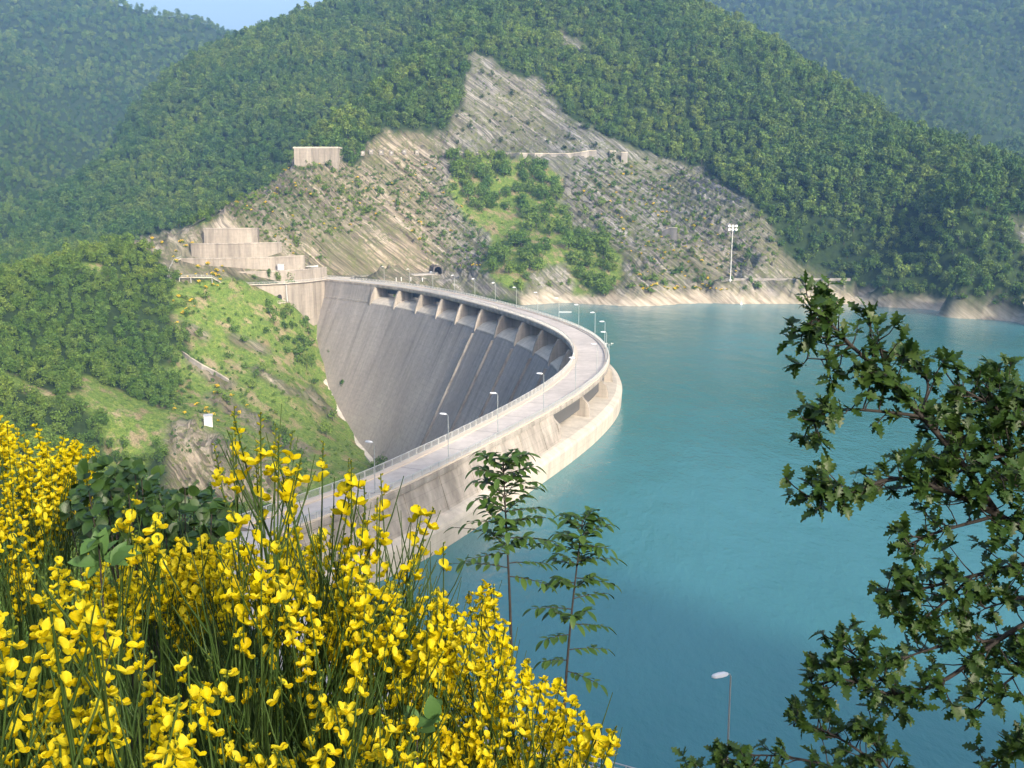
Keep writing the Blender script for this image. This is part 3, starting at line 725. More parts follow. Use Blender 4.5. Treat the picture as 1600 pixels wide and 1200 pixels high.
for u, v in ((280, 433), (298, 432.5), (331, 433)):
    p = P(u, v, r=569.5); mb = MB(); mb.tube([p - (0, 0, 9), p - (0, 0, .3)], .22, 6); mb.build('support_post', M_GALV, root, O)
# boat and cabinet on the terraces
p = P(487, 418, r=604); p[2] = P(430, 421, r=585)[2] - .6
o = thing('boat', 'small white boat lying on the second terrace beside the rock', 'boat', tuple(p)); o.rotation_euler = (0, 0, R(-8))
mb = MB(); mb.sweep([[(x, -w_, .9 + e), (x, -w_ * .8, .35), (x, 0, .05 + b_), (x, w_ * .8, .35), (x, w_, .9 + e), (x, w_ * .8, .8 + e), (x, 0, .5), (x, -w_ * .8, .8 + e)] for x, w_, e, b_ in ((-3.2, 1.1, 0, 0), (-1.5, 1.3, 0, 0), (1, 1.2, .1, 0), (2.8, .7, .3, .2), (3.8, .08, .6, .7))])
mb.build('hull', M_WHITE, o)
for x in (-2, .4):
    mb = MB(); mb.box((x, 0, .8), (.5, 2.0, .08)); mb.build('thwart', M_KERB, o)
p = P(439, 423, r=590); p[2] = P(430, 421, r=585)[2] - .6
o = thing('cabinet', 'pale equipment cabinet standing against the third terrace wall', 'cabinet', tuple(p))
mb = MB(); mb.box((0, 0, 1.6), (3.2, 1.6, 2.8)); mb.box((0, 0, .1), (3.4, 1.8, .2)); mb.build('cabinet_body', M_GLASS, o); mb = MB(); mb.box((0, -.1, 3.1), (3.6, 2.0, .2)); mb.build('roof', M_GALV, o)
mb = MB(); mb.box((-.7, -.82, 1.6), (1.1, .06, 2.2)); mb.build('door', M_GALV, o)
# ------------------------------------------------------------------ roads and small structures across the valley
def strip(name, pts, wid, z, m, th=.25):
    mb = MB(); mb.sweep(plank_rings([np.r_[p[:2], z - th] for p in pts], wid / 2, th)); o = mb.build(name, m); o['kind'] = 'structure'; return o
strip('road', FAR_ROAD, 7.0, DECK + .02, M_ROAD); strip('road', EAST_ROAD, 5.0, DECK - .03, M_ROAD); strip('road', NEAR_ROAD, 7.0, DECK - .02, M_ROAD)
def guard_rail(name, label, pts, z, st=3.0, h=.95, mats=None):
    P3 = []
    for a, b in zip(pts[:-1], pts[1:]):
        n = max(1, int(np.linalg.norm(np.array(b) - a) / st))
        for t in np.linspace(0, 1, n, endpoint=False): P3.append(np.r_[np.array(a[:2]) * (1 - t) + np.array(b[:2]) * t, z])
    P3.append(np.r_[pts[-1][:2], z]); O = tuple(P3[0]); root = thing(name, label, 'guard rail', O)
    mb = MB(); mb.tube([p + (0, 0, h) for p in P3], .07, 5); mb.tube([p + (0, 0, h * .55) for p in P3], .06, 5); mb.build('rail', mats or M_GALV, root, O)
    for p in P3: mb = MB(); mb.tube([p - (0, 0, .3), p + (0, 0, h)], .06, 5); mb.build('post', mats or M_GALV, root, O)
    return root
def off_line(pts, d):
    out = []; pts = [np.array(p[:2], float) for p in pts]
    for i, p in enumerate(pts):
        t = pts[min(i + 1, len(pts) - 1)] - pts[max(0, i - 1)]; t /= np.linalg.norm(t); out.append(p + np.array([t[1], -t[0]]) * d)
    return out
guard_rail('guard_rail', 'thin metal guard rail on the lake side of the far road to the tunnel', off_line(FAR_ROAD[1:], 3.4), DECK)
guard_rail('guard_rail', 'dark guard rail on the uphill side of the road to the tunnel', off_line(FAR_ROAD, -3.4), DECK, mats=M_DARK)
guard_rail('guard_rail', 'short stretch of steel rail at the bottom edge below the broom', off_line(NEAR_ROAD[2:6], -3.3), DECK)
# tunnel mouth
p = P(684, 428, z=DECK); to = -p[:2] / np.linalg.norm(p[:2]); fw = np.array([to[0] * .9 + .25, to[1], 0]); fw /= np.linalg.norm(fw); sdv = np.array([-fw[1], fw[0], 0])
o = thing('tunnel_portal', 'concrete tunnel mouth with dark arched opening where the road enters the rock', 'tunnel portal', tuple(p))
def arch2(hw, sh, n=9): return [(-hw, 0)] + [(-hw * math.cos(w), sh + hw * math.sin(w)) for w in np.linspace(0, math.pi, n)] + [(hw, 0)]
outer = [(-3, 0), (-3, 2.4), (-2.85, 3.6), (-2.4, 4.5), (-1.4, 5.1), (0, 5.3), (1.4, 5.1), (2.4, 4.5), (2.85, 3.6), (3, 2.4), (3, 0)]; inner_ = arch2(2.35, 2.2)
mb = MB(); L_ = lambda x, z, d: np.array([*(sdv[:2] * x + fw[:2] * d), z])
n_ = len(outer); vs = [L_(x, z, 1) for x, z in outer] + [L_(x, z, 1) for x, z in inner_] + [L_(x, z, -14) for x, z in outer] + [L_(x, z, -14) for x, z in inner_]
fs = []
for k in range(n_ - 1): fs += [(k, k + 1, n_ + k + 1, n_ + k), (k, 2 * n_ + k, 2 * n_ + k + 1, k + 1), (n_ + k, n_ + k + 1, 3 * n_ + k + 1, 3 * n_ + k)]
mb.add(vs, fs); mb.build('portal_ring', concrete('dark_grey_concrete', (.13, .12, .11), .5), o)  # ring concrete in a dark rock grey
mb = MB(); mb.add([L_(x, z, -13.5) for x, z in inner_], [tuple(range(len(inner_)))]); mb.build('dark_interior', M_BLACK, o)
# white posts in the verge beside the dam end
for i, (u, v) in enumerate(((619, 437), (627, 436.5), (642, 436.5), (660, 437.5))):
    q = hit(u, v + 3, 560, 700); q[2] -= .1
    o = thing('marker_post', 'white marker post in the green verge between dam and tunnel', 'marker post', tuple(q), 'white marker posts in the verge')
    mb = MB(); mb.tube([(0, 0, -.3), (0, 0, 2.2)], .22, 6); mb.build('post', M_WHITE, o); mb = MB(); mb.box((0, 0, 2.3), (.6, .3, .25)); mb.build('cap', M_WHITE, o)
# concrete building on the shoulder
def block_house():
    a = P(459, 233, r=706); top = P(459, 229.5, r=706)[2]; b = P(527, 233, r=698); cpt = P(539, 240, r=716); low = P(500, 262, r=690)[2]
    O = (float(a[0]), float(a[1]), low); root = thing('concrete_building', 'flat roofed pale concrete block on the shoulder above the left rock slope', 'building', O)
    back = cpt[:2] - b[:2]; d4 = a[:2] + back; foot = [a[:2], b[:2], cpt[:2], d4]
    mb = MB(); mb.sweep([[np.r_[q, z] for q in foot] for z in (low - 3, top - .9)]); mb.build('wall', M_WALL, root, O)
    ce = sum(foot) / 4; mb = MB(); mb.sweep([[np.r_[ce + (q - ce) * k, z] for q in foot] for z, k in ((top - .9, 1.03), (top, 1.03))]); mb.build('roof_slab', M_PALE, root, O)
    t = (b - a)[:2]; t /= np.linalg.norm(t); nn = np.array([t[1], -t[0]])
    for k in range(1, 7):
        q = a[:2] + (b - a)[:2] * k / 7; mb = MB(); mb.box(np.r_[q + nn * .1, (low + top) / 2 - 1], (.8, .3, top - low - 1), [np.r_[t, 0], np.r_[nn, 0], (0, 0, 1)]); mb.build('pilaster', M_WALL, root, O)
block_house()
for i, u in enumerate((545, 556, 567, 580, 596, 612, 632, 652)):
    q = hit(u, 239 + (i % 3), 600, 800)
    if q is None: continue
    o = thing('anchor_block', 'small square concrete anchor block in the row right of the flat roofed building', 'concrete block', tuple(q), 'row of anchor blocks on the rock shoulder')
    mb = MB(); mb.box((0, 0, .6), (2.6, 2.4, 3.2)); mb.build('block', M_GREY, o); mb = MB(); mb.box((0, -1.3, 1.0), (1.1, .4, 1.1)); mb.build('plate', M_PALE, o)
def slope_wall(name, label, pxs, h, thick, m, r0=540, low=4):
    pts = [hit(u, v, r0, 900) for u, v in pxs]; pts = [q for q in pts if q is not None]; O = tuple(pts[0]); root = thing(name, label, 'retaining wall', O)
    hh = h if not np.isscalar(h) else [h] * len(pts)
    cen = []
    for q in pts: d = -q[:2] / np.linalg.norm(q[:2]); cen.append(np.r_[d, 0])
    mb = MB(); mb.sweep([[q + d * .4 - (0, 0, low), q + d * .2 + (0, 0, k), q - d * thick + (0, 0, k), q - d * thick - (0, 0, low)] for q, d, k in zip(pts, cen, hh)]); mb.build('wall_body', m, root, O)
    mb = MB(); mb.sweep([[q + d * .5 + (0, 0, k), q + d * .5 + (0, 0, k + .4), q - d * thick + (0, 0, k + .4), q - d * thick + (0, 0, k)] for q, d, k in zip(pts, cen, hh)]); mb.build('coping', M_PALE, root, O)
    return root
slope_wall('retaining_wall', 'long low wall holding the level track across the rock slope', [(u, 241 + (u - 690) * .012) for u in range(692, 936, 12)], [1.2] * 17 + [1.6, 2.4, 3.4, 3.6], 3.5, M_GREY)
for u, v, h, lab in ((957, 246, 4.0, 'squat square concrete pillar just right of the track wall'), (975, 256, 7.5, 'taller square concrete pillar standing right of the squat one')):
    q = hit(u, v, 600, 850); o = thing('concrete_pillar', lab, 'pillar', tuple(q)); mb = MB(); mb.sweep([[(-2.1 * k, -2 * k, z), (2.1 * k, -2 * k, z), (2.1 * k, 2 * k, z), (-2.1 * k, 2 * k, z)] for z, k in ((-3, 1.08), (h, 1))]); mb.build('shaft', M_GREY, o)
    mb = MB(); mb.box((0, 0, h + .25), (4.5, 4.4, .5)); mb.build('cap', M_PALE, o)
slope_wall('retaining_wall', 'short upright concrete wall alone low on the right rock slope', [(u, 368 + (u - 1034) * .35) for u in range(1034, 1062, 6)], [2.5, 4.5, 6.2, 7.2, 7.6], 3, M_GREY)
# wall and rail of the road at the right
root = thing('road_wall', 'stone wall carrying the shore road right of the floodlight mast', 'retaining wall', tuple(np.r_[EAST_ROAD[0], 5])); O = tuple(np.r_[EAST_ROAD[0], 5])
fr = off_line(EAST_ROAD, 2.7)
fr = fr if np.linalg.norm(fr[0]) < np.linalg.norm(off_line(EAST_ROAD, -2.7)[0]) else off_line(EAST_ROAD, -2.7)
mb = MB(); mb.sweep([[np.r_[q - q / np.linalg.norm(q) * 1.2, 5], np.r_[q - q / np.linalg.norm(q) * .3, DECK - .2], np.r_[q + q / np.linalg.norm(q) * .6, DECK - .2], np.r_[q + q / np.linalg.norm(q) * .6, 5]] for q in fr])
mb.build('wall_body', concrete('stone_masonry', (.30, .27, .24), .6, scale=2.5), root, O)
mb = MB(); mb.sweep([[np.r_[q - q / np.linalg.norm(q) * .35, DECK - .2], np.r_[q - q / np.linalg.norm(q) * .35, DECK + .9], np.r_[q + q / np.linalg.norm(q) * .1, DECK + .9], np.r_[q + q / np.linalg.norm(q) * .1, DECK - .2]] for q in fr]); mb.build('parapet', M_GREY, root, O)
# floodlight mast
q = P(1141, 438, z=DECK); q[:2] *= .998
o = thing('floodlight_mast', 'tall thin mast with six floodlights on top above the far shore road', 'floodlight mast', tuple(q)); H = 31.0
mb = MB(); mb.box((0, 0, .3), (1.6, 1.6, .8)); mb.tube([(0, 0, -1), (.1, 0, H * .4), (.3, 0, H)], [.34, .26, .16], 8); mb.build('mast', M_GALV, o)
mb = MB(); mb.tube([(-2.4, 0, H), (3.0, 0, H)], .1, 6); mb.tube([(-2.4, 0, H - 2), (3.0, 0, H - 2)], .1, 6); mb.build('crossbar', M_GALV, o)
for x in (-1.7, .3, 2.3):
    for z in (H, H - 2):
        mb = MB(); mb.sweep([[(x + rr * math.cos(w), y, z + rr * math.sin(w)) for w in np.linspace(0, 2 * math.pi, 10, endpoint=False)] for y, rr in ((0.25, .25), (-.2, .75), (-.35, .78), (-.36, .2))]); mb.build('floodlight', M_WHITE, o)
# gauge post and buoy
q = P(1148, 473, z=-.6); o = thing('gauge_post', 'white water level post standing at the far shoreline', 'gauge post', tuple(q))
mb = MB(); mb.sweep([[(-.55, -.3, z), (.55, -.3, z), (.55, .3, z), (-.55, .3, z)] for z in (-2, 10.2)]); mb.build('board', M_WHITE, o)
mb = MB(); mb.tube([(0, .5, -2), (0, .5, 9)], .16, 6); mb.build('back_post', M_GALV, o)
q = P(1158, 476, z=0); o = thing('buoy', 'tiny white buoy floating beside the water level post', 'buoy', tuple(q))
mb = MB(); mb.sweep([[(rr * math.cos(w), rr * math.sin(w), z) for w in np.linspace(0, 2 * math.pi, 8, endpoint=False)] for z, rr in ((-.3, .3), (0, .65), (.7, .6), (1.1, .25), (1.7, .12))]); mb.build('float', M_WHITE, o)
mb = MB(); mb.tube([(0, 0, 1.6), (0, 0, 2.4)], .06, 5); mb.build('staff', M_GALV, o)
# white hut on the bank
q = hit(326, 665, 360, 560); o = thing('utility_hut', 'small white hut alone on the grassy slope left of the dam', 'hut', tuple(q)); o.rotation_euler = (0, 0, R(12))
mb = MB(); mb.sweep([[(-1.7, -1.3, z), (1.7, -1.3, z), (1.7, 1.3, z), (-1.7, 1.3, z)] for z in (-1.5, 4.2)]); mb.build('wall', M_WHITE, o)
mb = MB(); mb.sweep([[(-1.95, -1.6, 4.2), (1.95, -1.6, 4.2), (1.95, 1.6, 4.7), (-1.95, 1.6, 4.7)], [(-1.95, -1.6, 4.4), (1.95, -1.6, 4.4), (1.95, 1.6, 4.9), (-1.95, 1.6, 4.9)]]); mb.build('roof', M_GALV, o)
mb = MB(); mb.box((.2, -1.34, 1.0), (1.1, .06, 2.1)); mb.build('door', M_GLASS, o)
# little curved wall on the left bank
slope_wall('retaining_wall', 'mossy curved wall stepping down across the grassy left slope', [(284, 552), (290, 560), (300, 568), (315, 577), (335, 586), (358, 597)], [.8, 2.2, 2.4, 2.2, 1.8, .8], 2, M_GREY, r0=380)
# lamp on the near road, seen over the water
q = P(1142, 1050, r=79); zt = q[2]; q[2] = zt - 8.95
o = clone(lamp0, tuple(q), (0, 0, R(203)), label='lone street lamp against the water at the bottom right', group=None); del o['group']

# ------------------------------------------------------------------ plants of the slopes
def crown(seed, n, size, rad=(1, 1, 1), cz=0.0, clumps=9, low=-.5):
    """many small leaf clumps spread through an uneven crown"""
    g = np.random.default_rng(seed); V = []; F = []
    C_ = []
    while len(C_) < clumps:
        d = g.normal(size=3); d /= np.linalg.norm(d)
        if d[2] < low: continue
        C_.append(d * g.uniform(.35, .72))
    C_.append(np.zeros(3)); rr = g.uniform(.28, .5, len(C_))
    for k in range(n):
        i = g.integers(len(C_)); d = g.normal(size=3); d /= np.linalg.norm(d)
        if d[2] < -.3 and g.random() < .6: d[2] *= -1
        p = (C_[i] + d * rr[i] * g.uniform(.75, 1.08)) * np.array(rad) + np.array([0, 0, cz])
        nrm = d + g.normal(size=3) * .45; nrm /= np.linalg.norm(nrm)
        a = np.cross(nrm, g.normal(size=3)); a /= np.linalg.norm(a); b = np.cross(nrm, a); s = size * g.uniform(.6, 1.3)
        o_ = len(V); V += [p + a * s, p + b * s * .7 + nrm * s * .15, p - a * s * .9, p - b * s * .7]; F.append((o_, o_ + 1, o_ + 2, o_ + 3))
    return V, F
GREENS = [(.042, .092, .018), (.065, .130, .024), (.092, .165, .030), (.125, .190, .038), (.060, .108, .030)]
M_LEAF = leafmat('woodland_leaves', GREENS, .6, .25, 'obj', .2)
M_LEAF2 = leafmat('bright_young_leaves', [(.080, .150, .022), (.110, .188, .030), (.145, .215, .038)], .6, .28, 'obj', .2)
M_LEAFD = leafmat('dark_scrub_leaves', [(.030, .055, .020), (.045, .075, .026), (.060, .090, .028)], .6, .25, 'obj', .2)
M_BARK = plain('bark', (.05, .042, .034), .9, var=.3, scale=2)
M_YEL = leafmat('broom_yellow', [(.62, .42, .015), (.75, .52, .02), (.68, .44, .012)], .6, .2, 'isl', .1)
BARE = bpy.data.collections.new('prototypes')            # never linked to the scene: only source meshes
def proto_mesh(name, parts):
    me = bpy.data.meshes.new(name); V = []; F = []; mi = []; mats = []
    for (v, f), m in parts:
        o_ = len(V); V += [tuple(p) for p in v]; F += [tuple(i + o_ for i in q) for q in f]; mi += [len(mats)] * len(f); mats.append(m)
    me.from_pydata(V, [], F); [me.materials.append(m) for m in mats]; me.polygons.foreach_set('material_index', mi); me.update(); return me
def trunk_geo(h, r, lean=0, limbs=3, seed=0):
    g = random.Random(seed); mb = MB(); mb.tube([(0, 0, -.6), (lean * .3, 0, h * .4), (lean, 0, h)], [r, r * .75, r * .35], 6)
    for k in range(limbs):
        w = k * 2.2 + g.random(); z = h * g.uniform(.35, .7); mb.tube([(lean * .4, 0, z), (math.cos(w) * h * .22, math.sin(w) * h * .22, z + h * .28)], [r * .4, r * .15], 5)
    return mb.v, mb.f
TREES = []
for k in range(7):
    hh = (1.0, .85, 1.15, .95, 1.25, .8, 1.05)[k]; wd2 = (1.0, 1.1, .85, .95, .8, 1.15, .9)[k]
    TREES.append((crown(100 + k, 360, .40, (3.3 * wd2, 3.3 * wd2, 3.7 * hh), 3.6 * hh, 11 + k % 4, -.95), trunk_geo(3.6 * hh, .18, .3, 3, k)))
for k, (cg, tg) in enumerate(TREES):
    ob = bpy.data.objects.new('forest_tree%d' % k, proto_mesh('forest_tree%d' % k, [(cg, M_LEAF)] + ([(tg, M_BARK)] if k < 3 else []))); BARE.objects.link(ob)
def scatter_group(coll):
    ng = bpy.data.node_groups.new('scatter_' + coll.name, 'GeometryNodeTree')
    ng.interface.new_socket('Geometry', in_out='INPUT', socket_type='NodeSocketGeometry'); ng.interface.new_socket('Geometry', in_out='OUTPUT', socket_type='NodeSocketGeometry')
    N = ng.nodes; gi = N.new('NodeGroupInput'); go = N.new('NodeGroupOutput'); ip = N.new('GeometryNodeInstanceOnPoints'); ci = N.new('GeometryNodeCollectionInfo')
    ci.inputs['Collection'].default_value = coll; ci.inputs['Separate Children'].default_value = True; ci.inputs['Reset Children'].default_value = True
    ng.links.new(gi.outputs[0], ip.inputs['Points']); ng.links.new(ci.outputs[0], ip.inputs['Instance']); ip.inputs['Pick Instance'].default_value = True
    for nm, ty, sk in (('idx', 'INT', 'Instance Index'), ('rot', 'FLOAT_VECTOR', 'Rotation'), ('scl', 'FLOAT_VECTOR', 'Scale')):
        a = N.new('GeometryNodeInputNamedAttribute'); a.data_type = ty; a.inputs['Name'].default_value = nm; ng.links.new(a.outputs['Attribute'], ip.inputs[sk])
    ng.links.new(ip.outputs[0], go.inputs[0]); return ng
def scatter(name, pts, idx, rot, scl, ng):
    me = bpy.data.meshes.new(name); n = len(pts); me.vertices.add(n); me.vertices.foreach_set('co', np.asarray(pts, np.float32).reshape(-1))
    a = me.attributes.new('idx', 'INT', 'POINT'); a.data.foreach_set('value', np.asarray(idx, np.int32))
    a = me.attributes.new('rot', 'FLOAT_VECTOR', 'POINT'); a.data.foreach_set('vector', np.asarray(rot, np.float32).reshape(-1))
    a = me.attributes.new('scl', 'FLOAT_VECTOR', 'POINT'); a.data.foreach_set('vector', np.asarray(scl, np.float32).reshape(-1))
    o = bpy.data.objects.new(name, me); COL.objects.link(o); m = o.modifiers.new('scatter', 'NODES'); m.node_group = ng; o['kind'] = 'stuff'; return o
rng = np.random.default_rng(7)
def grid_pts(x0, x1, y0, y1, st):
    X, Y = np.meshgrid(np.arange(x0, x1, st), np.arange(y0, y1, st)); X = X + rng.uniform(-.48, .48, X.shape) * st; Y = Y + rng.uniform(-.48, .48, Y.shape) * st
    X = X.ravel(); Y = Y.ravel(); z = gh(X, Y); u, v, zc = project(np.stack([X, Y, z + 4], -1))
    k = (zc > 0) & (u > -260) & (u < 1860) & (v > -260) & (v < 1000)
    X, Y, z = X[k], Y[k], z[k]; e = 6.0
    gxn = (gh(X + e, Y) - gh(X - e, Y)) / (2 * e); gyn = (gh(X, Y + e) - gh(X, Y - e)) / (2 * e)
    nrm = np.stack([-gxn, -gyn, np.ones_like(gxn)], -1); to = CAM - np.stack([X, Y, z], -1); cs = (nrm * to).sum(-1) / np.linalg.norm(nrm, axis=1) / np.linalg.norm(to, axis=1)
    k = cs > -.12
    return X[k], Y[k], z[k]
def dense_mask(x, y, z):
    q = zones(x, y, z); clear = fbm(x / 35, y / 35, 91, 3) + .0
    free = ~(q['rock'] | q['bank'] | q['copse'] | q['bluff'] | q['shore'])
    dd = np.full(x.shape, 1e9)
    for pts in (FAR_ROAD, EAST_ROAD):
        for a, b in zip(pts[:-1], pts[1:]):
            a = np.array(a); d = np.array(b) - a; t = np.clip(((x - a[0]) * d[0] + (y - a[1]) * d[1]) / (d @ d), 0, 1); dd = np.minimum(dd, np.hypot(x - a[0] - t * d[0], y - a[1] - t * d[1]))
    damd = np.min(np.hypot(x[:, None] - CX[None, ::12], y[:, None] - CY[None, ::12]), 1)
    return free & (dd > 8) & (damd > 14) & ((z > 7) | (x < -60)), q, clear
F1 = [[], [], [], []]; LEFT = []
def add_f(k, x, y, z, s): F1[k].append(np.stack([x, y, z, s], -1))
x, y, z = [np.concatenate(t) for t in zip(grid_pts(-420, 760, 240, 760, 4.1), grid_pts(-420, 760, 760, 1250, 4.9))]; ok, q, cl = dense_mask(x, y, z); r = np.hypot(x, y)
left = ok & (r < 640) & (q['u'] < 330) & (cl > -.17)
L = np.stack([x, y, z, r], -1)[left]
main = ok & ~left & (r < 1250) & ~((q['u'] < 330) & (r < 640))
hill2 = main & ((x < -190) & (y > 700) | (r > 1000) & (x < -60))
s_ = rng.choice([.7, .85, .95, 1.1, 1.3, 1.55], len(x)) * np.clip(.95 + (z - 8) / 150, .95, 1.2)
add_f(0, x[main & ~hill2], y[main & ~hill2], z[main & ~hill2], s_[main & ~hill2]); add_f(1, x[hill2], y[hill2], z[hill2], s_[hill2] * 1.05)
x, y, z = grid_pts(-900, -420, 500, 1700, 9); add_f(1, x, y, z, rng.uniform(1.1, 1.7, len(x)))
x, y, z = grid_pts(-420, 760, 1250, 1600, 10); add_f(1, x, y, z, rng.uniform(1.1, 1.7, len(x)))
x, y, z = grid_pts(760, 1500, 600, 1700, 11); add_f(2, x, y, z, rng.uniform(1.2, 1.9, len(x)))
x, y, z = grid_pts(-1500, 1700, 1600, 2900, 14); add_f(2, x, y, z, rng.uniform(1.5, 2.5, len(x)))
x, y, z = grid_pts(-2600, 0, 2900, 4500, 17); k = project(np.stack([x, y, z], -1))[0] < 700; add_f(2, x[k], y[k], z[k], rng.uniform(1.6, 2.6, int(k.sum())))
L = L[np.argsort(L[:, 3])]; vis = np.array([hit_u for hit_u in range(len(L))])
n_ind = min(120, len(L)); LEFT = L[:n_ind]; rest = L[n_ind:]
if len(rest): add_f(3, rest[:, 0], rest[:, 1], rest[:, 2], rng.uniform(.75, 1.25, len(rest)))
NG = scatter_group(BARE)
BARE4 = bpy.data.collections.new('young_wood_sources')
for k, (cg, tg) in enumerate(TREES):
    ob = bpy.data.objects.new('young_tree%d' % k, proto_mesh('young_tree%d' % k, [(cg, M_LEAF2)])); BARE4.objects.link(ob)
NG4 = scatter_group(BARE4)
for nm, k in (('forest', 0), ('forest', 1), ('forest', 2), ('wood', 3)):
    A = np.concatenate(F1[k]); n = len(A); print('forest', k, n)
    sz = A[:, 3:4] * (.82 if k != 2 else .9) * np.stack([rng.uniform(.85, 1.15, n), rng.uniform(.85, 1.15, n), rng.uniform(.8, 1.25, n)], -1)
    rot = np.stack([rng.normal(0, .07, n), rng.normal(0, .07, n), rng.uniform(0, 6.28, n)], -1)
    scatter(nm, A[:, :3] - (0, 0, .3), rng.integers(0, len(TREES), n), rot, sz, NG4 if k == 3 else NG)
# individual trees
def make_tree(cg, tg, leaf, name, label, cat, group):
    root = thing(name, label, cat, (0, 0, 0), group); mb = MB(); mb.add(*cg); mb.build('crown', leaf, root); mb = MB(); mb.add(*tg); mb.build('trunk', M_BARK, root); return root
def plant_all(spots, protos, name, label, cat, group, leaf, parts=True):
    made = []
    for i, (x, y, z, s) in enumerate(spots):
        k = i % len(protos)
        if i < len(protos):
            o = make_tree(protos[k][0], protos[k][1], leaf, name, label, cat, group); made.append(o)
        else: o = clone(made[k])
        o.location = (x, y, z - .2); o.rotation_euler = (random.uniform(-.08, .08), random.uniform(-.08, .08), random.uniform(0, 6.28)); o.scale = (s * random.uniform(.85, 1.2), s * random.uniform(.85, 1.2), s * random.uniform(.8, 1.2))
random.seed(3)
TP = [(crown(200 + k, 460, .34, (3.1, 3.1, (3.0, 3.7, 2.6, 3.3)[k]), (3.0, 3.6, 2.5, 3.2)[k], 12, -.95), trunk_geo((3.0, 3.6, 2.5, 3.2)[k], .16, .3, 3, 40 + k)) for k in range(4)]
plant_all([(a[0], a[1], a[2], random.uniform(.6, 1.05)) for a in LEFT], TP, 'broadleaf_tree', 'leafy green tree in the wood covering the slope left of the bare bank', 'tree', 'trees of the wood on the left slope', M_LEAF2)
def in_poly_spots(poly, n, r0, r1, mind, seed, sz, cond=None):
    g = random.Random(seed); us = [p[0] for p in poly]; vs = [p[1] for p in poly]; out = []; tries = 0
    while len(out) < n and tries < n * 40:
        tries += 1; u = g.uniform(min(us), max(us)); v = g.uniform(min(vs), max(vs))
        if not inpoly(np.array([u]), np.array([v]), poly)[0] or (cond and not cond(u, v, g)): continue
        q = hit(u, v, r0, r1)
        if q is None or any(abs(q[0] - o[0]) + abs(q[1] - o[1]) < mind for o in out): continue
        if q[2] < 2 and q[0] > -40: continue
        s_c, n_c = dam_coords(q)
        if abs(n_c) < 70 and n_c > face_n(min(q[2], 4)) - 6 and 2 < s_c < LEN - 2: continue
        out.append((q[0], q[1], float(q[2]), g.uniform(*sz)))
    return out
COP2 = [[(700,248),(760,240),(800,255),(790,290),(800,330),(770,340),(735,330),(710,300)], [(815,262),(850,262),(880,310),(885,340),(820,345),(800,300)], [(880,340),(905,360),(955,385),(968,440),(945,468),(900,440),(880,400),(870,360)],
        [(765,400),(805,385),(850,400),(860,425),(830,440),(800,440),(770,430)], [(820,345),(870,345),(880,390),(840,400),(800,385),(790,360)]]
cs = []
for i, pl in enumerate(COP2): cs += in_poly_spots(pl, (46, 30, 38, 20, 14)[i], 540, 900, 2.9, 20 + i, (.95, 1.75))
plant_all(cs, TP, 'broadleaf_tree', 'bright green tree in the copse in the middle of the rock slope', 'tree', 'trees of the copse on the rock slope', M_LEAF2)
plant_all(in_poly_spots([(236,430),(300,445),(325,560),(290,640),(240,660)], 30, 380, 620, 4, 38, (.45, .85)), TP, 'broadleaf_tree', 'small bright tree at the ragged edge between the left wood and the grassy bank', 'tree', 'trees at the edge of the grassy bank', M_LEAF2)
SHP = [(crown(300 + k, 130, .20, (1.15, 1.15, (1.2, 1.5, .9)[k]), (.9, 1.2, .7)[k], 7, -.3), trunk_geo(1.0, .06, .1, 2, 60 + k)) for k in range(3)]
UP = [(690,210),(720,165),(745,92),(790,110),(860,155),(905,195),(985,238),(930,236),(690,236),(650,235)]
MIDR = [(890,250),(1000,250),(1100,270),(1190,345),(1220,395),(1200,420),(1120,430),(1000,440),(975,400),(910,350),(895,310)]
LOWL = [(460,250),(540,262),(690,245),(700,300),(745,350),(770,400),(740,440),(690,410),(560,420),(440,395),(345,330),(395,282)]
SHO = [(760,462),(850,455),(900,455),(1000,460),(1140,460),(1330,455),(1440,470),(1590,480),(1590,470),(1440,455),(1330,440),(1200,448),(1130,436),(1000,440),(900,440),(760,445)]
plant_all(in_poly_spots(UP, 30, 600, 900, 5, 31, (1.0, 2.3)), SHP, 'shrub', 'small dark shrub on the grey bare rock above the level track', 'shrub', 'shrubs on the upper bare rock', M_LEAFD)
plant_all(in_poly_spots(MIDR, 78, 560, 860, 4, 32, (1.1, 2.9)), SHP, 'shrub', 'dark green shrub on the grey layered rock right of the copse', 'shrub', 'shrubs on the right rock slope', M_LEAF)
plant_all(in_poly_spots(LOWL, 78, 560, 800, 4, 33, (1.1, 2.9)), SHP, 'shrub', 'green shrub on the tan layered rock between terraces and copse', 'shrub', 'shrubs on the left rock slope', M_LEAF2)
plant_all(in_poly_spots(SHO, 46, 540, 700, 4, 34, (1.2, 3.0)), SHP, 'shrub', 'bushy green shrub along the far shore just above the pale waterline rock', 'shrub', 'shrubs along the far shore', M_LEAF2)
plant_all(in_poly_spots([(270,445),(440,480),(500,540),(560,690),(590,740),(480,760),(330,700),(280,640),(290,560)], 44, 380, 620, 3, 35, (.9, 2.9)), SHP, 'shrub', 'green shrub on the grassy bank between hut and dam', 'shrub', 'shrubs on the grassy bank', M_LEAF2)
plant_all(in_poly_spots([(400,480),(480,500),(500,545),(520,620),(480,580),(420,530)], 22, 420, 620, 2.5, 36, (2.0, 3.6)), SHP, 'shrub', 'dense green shrub in the thicket beside the upper edge of the dam face', 'shrub', 'thicket beside the dam face', M_LEAF2)
BARE3 = bpy.data.collections.new('scrub_sources')
for k in range(3):
    ob = bpy.data.objects.new('scrub%d' % k, proto_mesh('scrub%d' % k, [(SHP[k][0], M_LEAF2 if k else M_LEAF)])); BARE3.objects.link(ob)
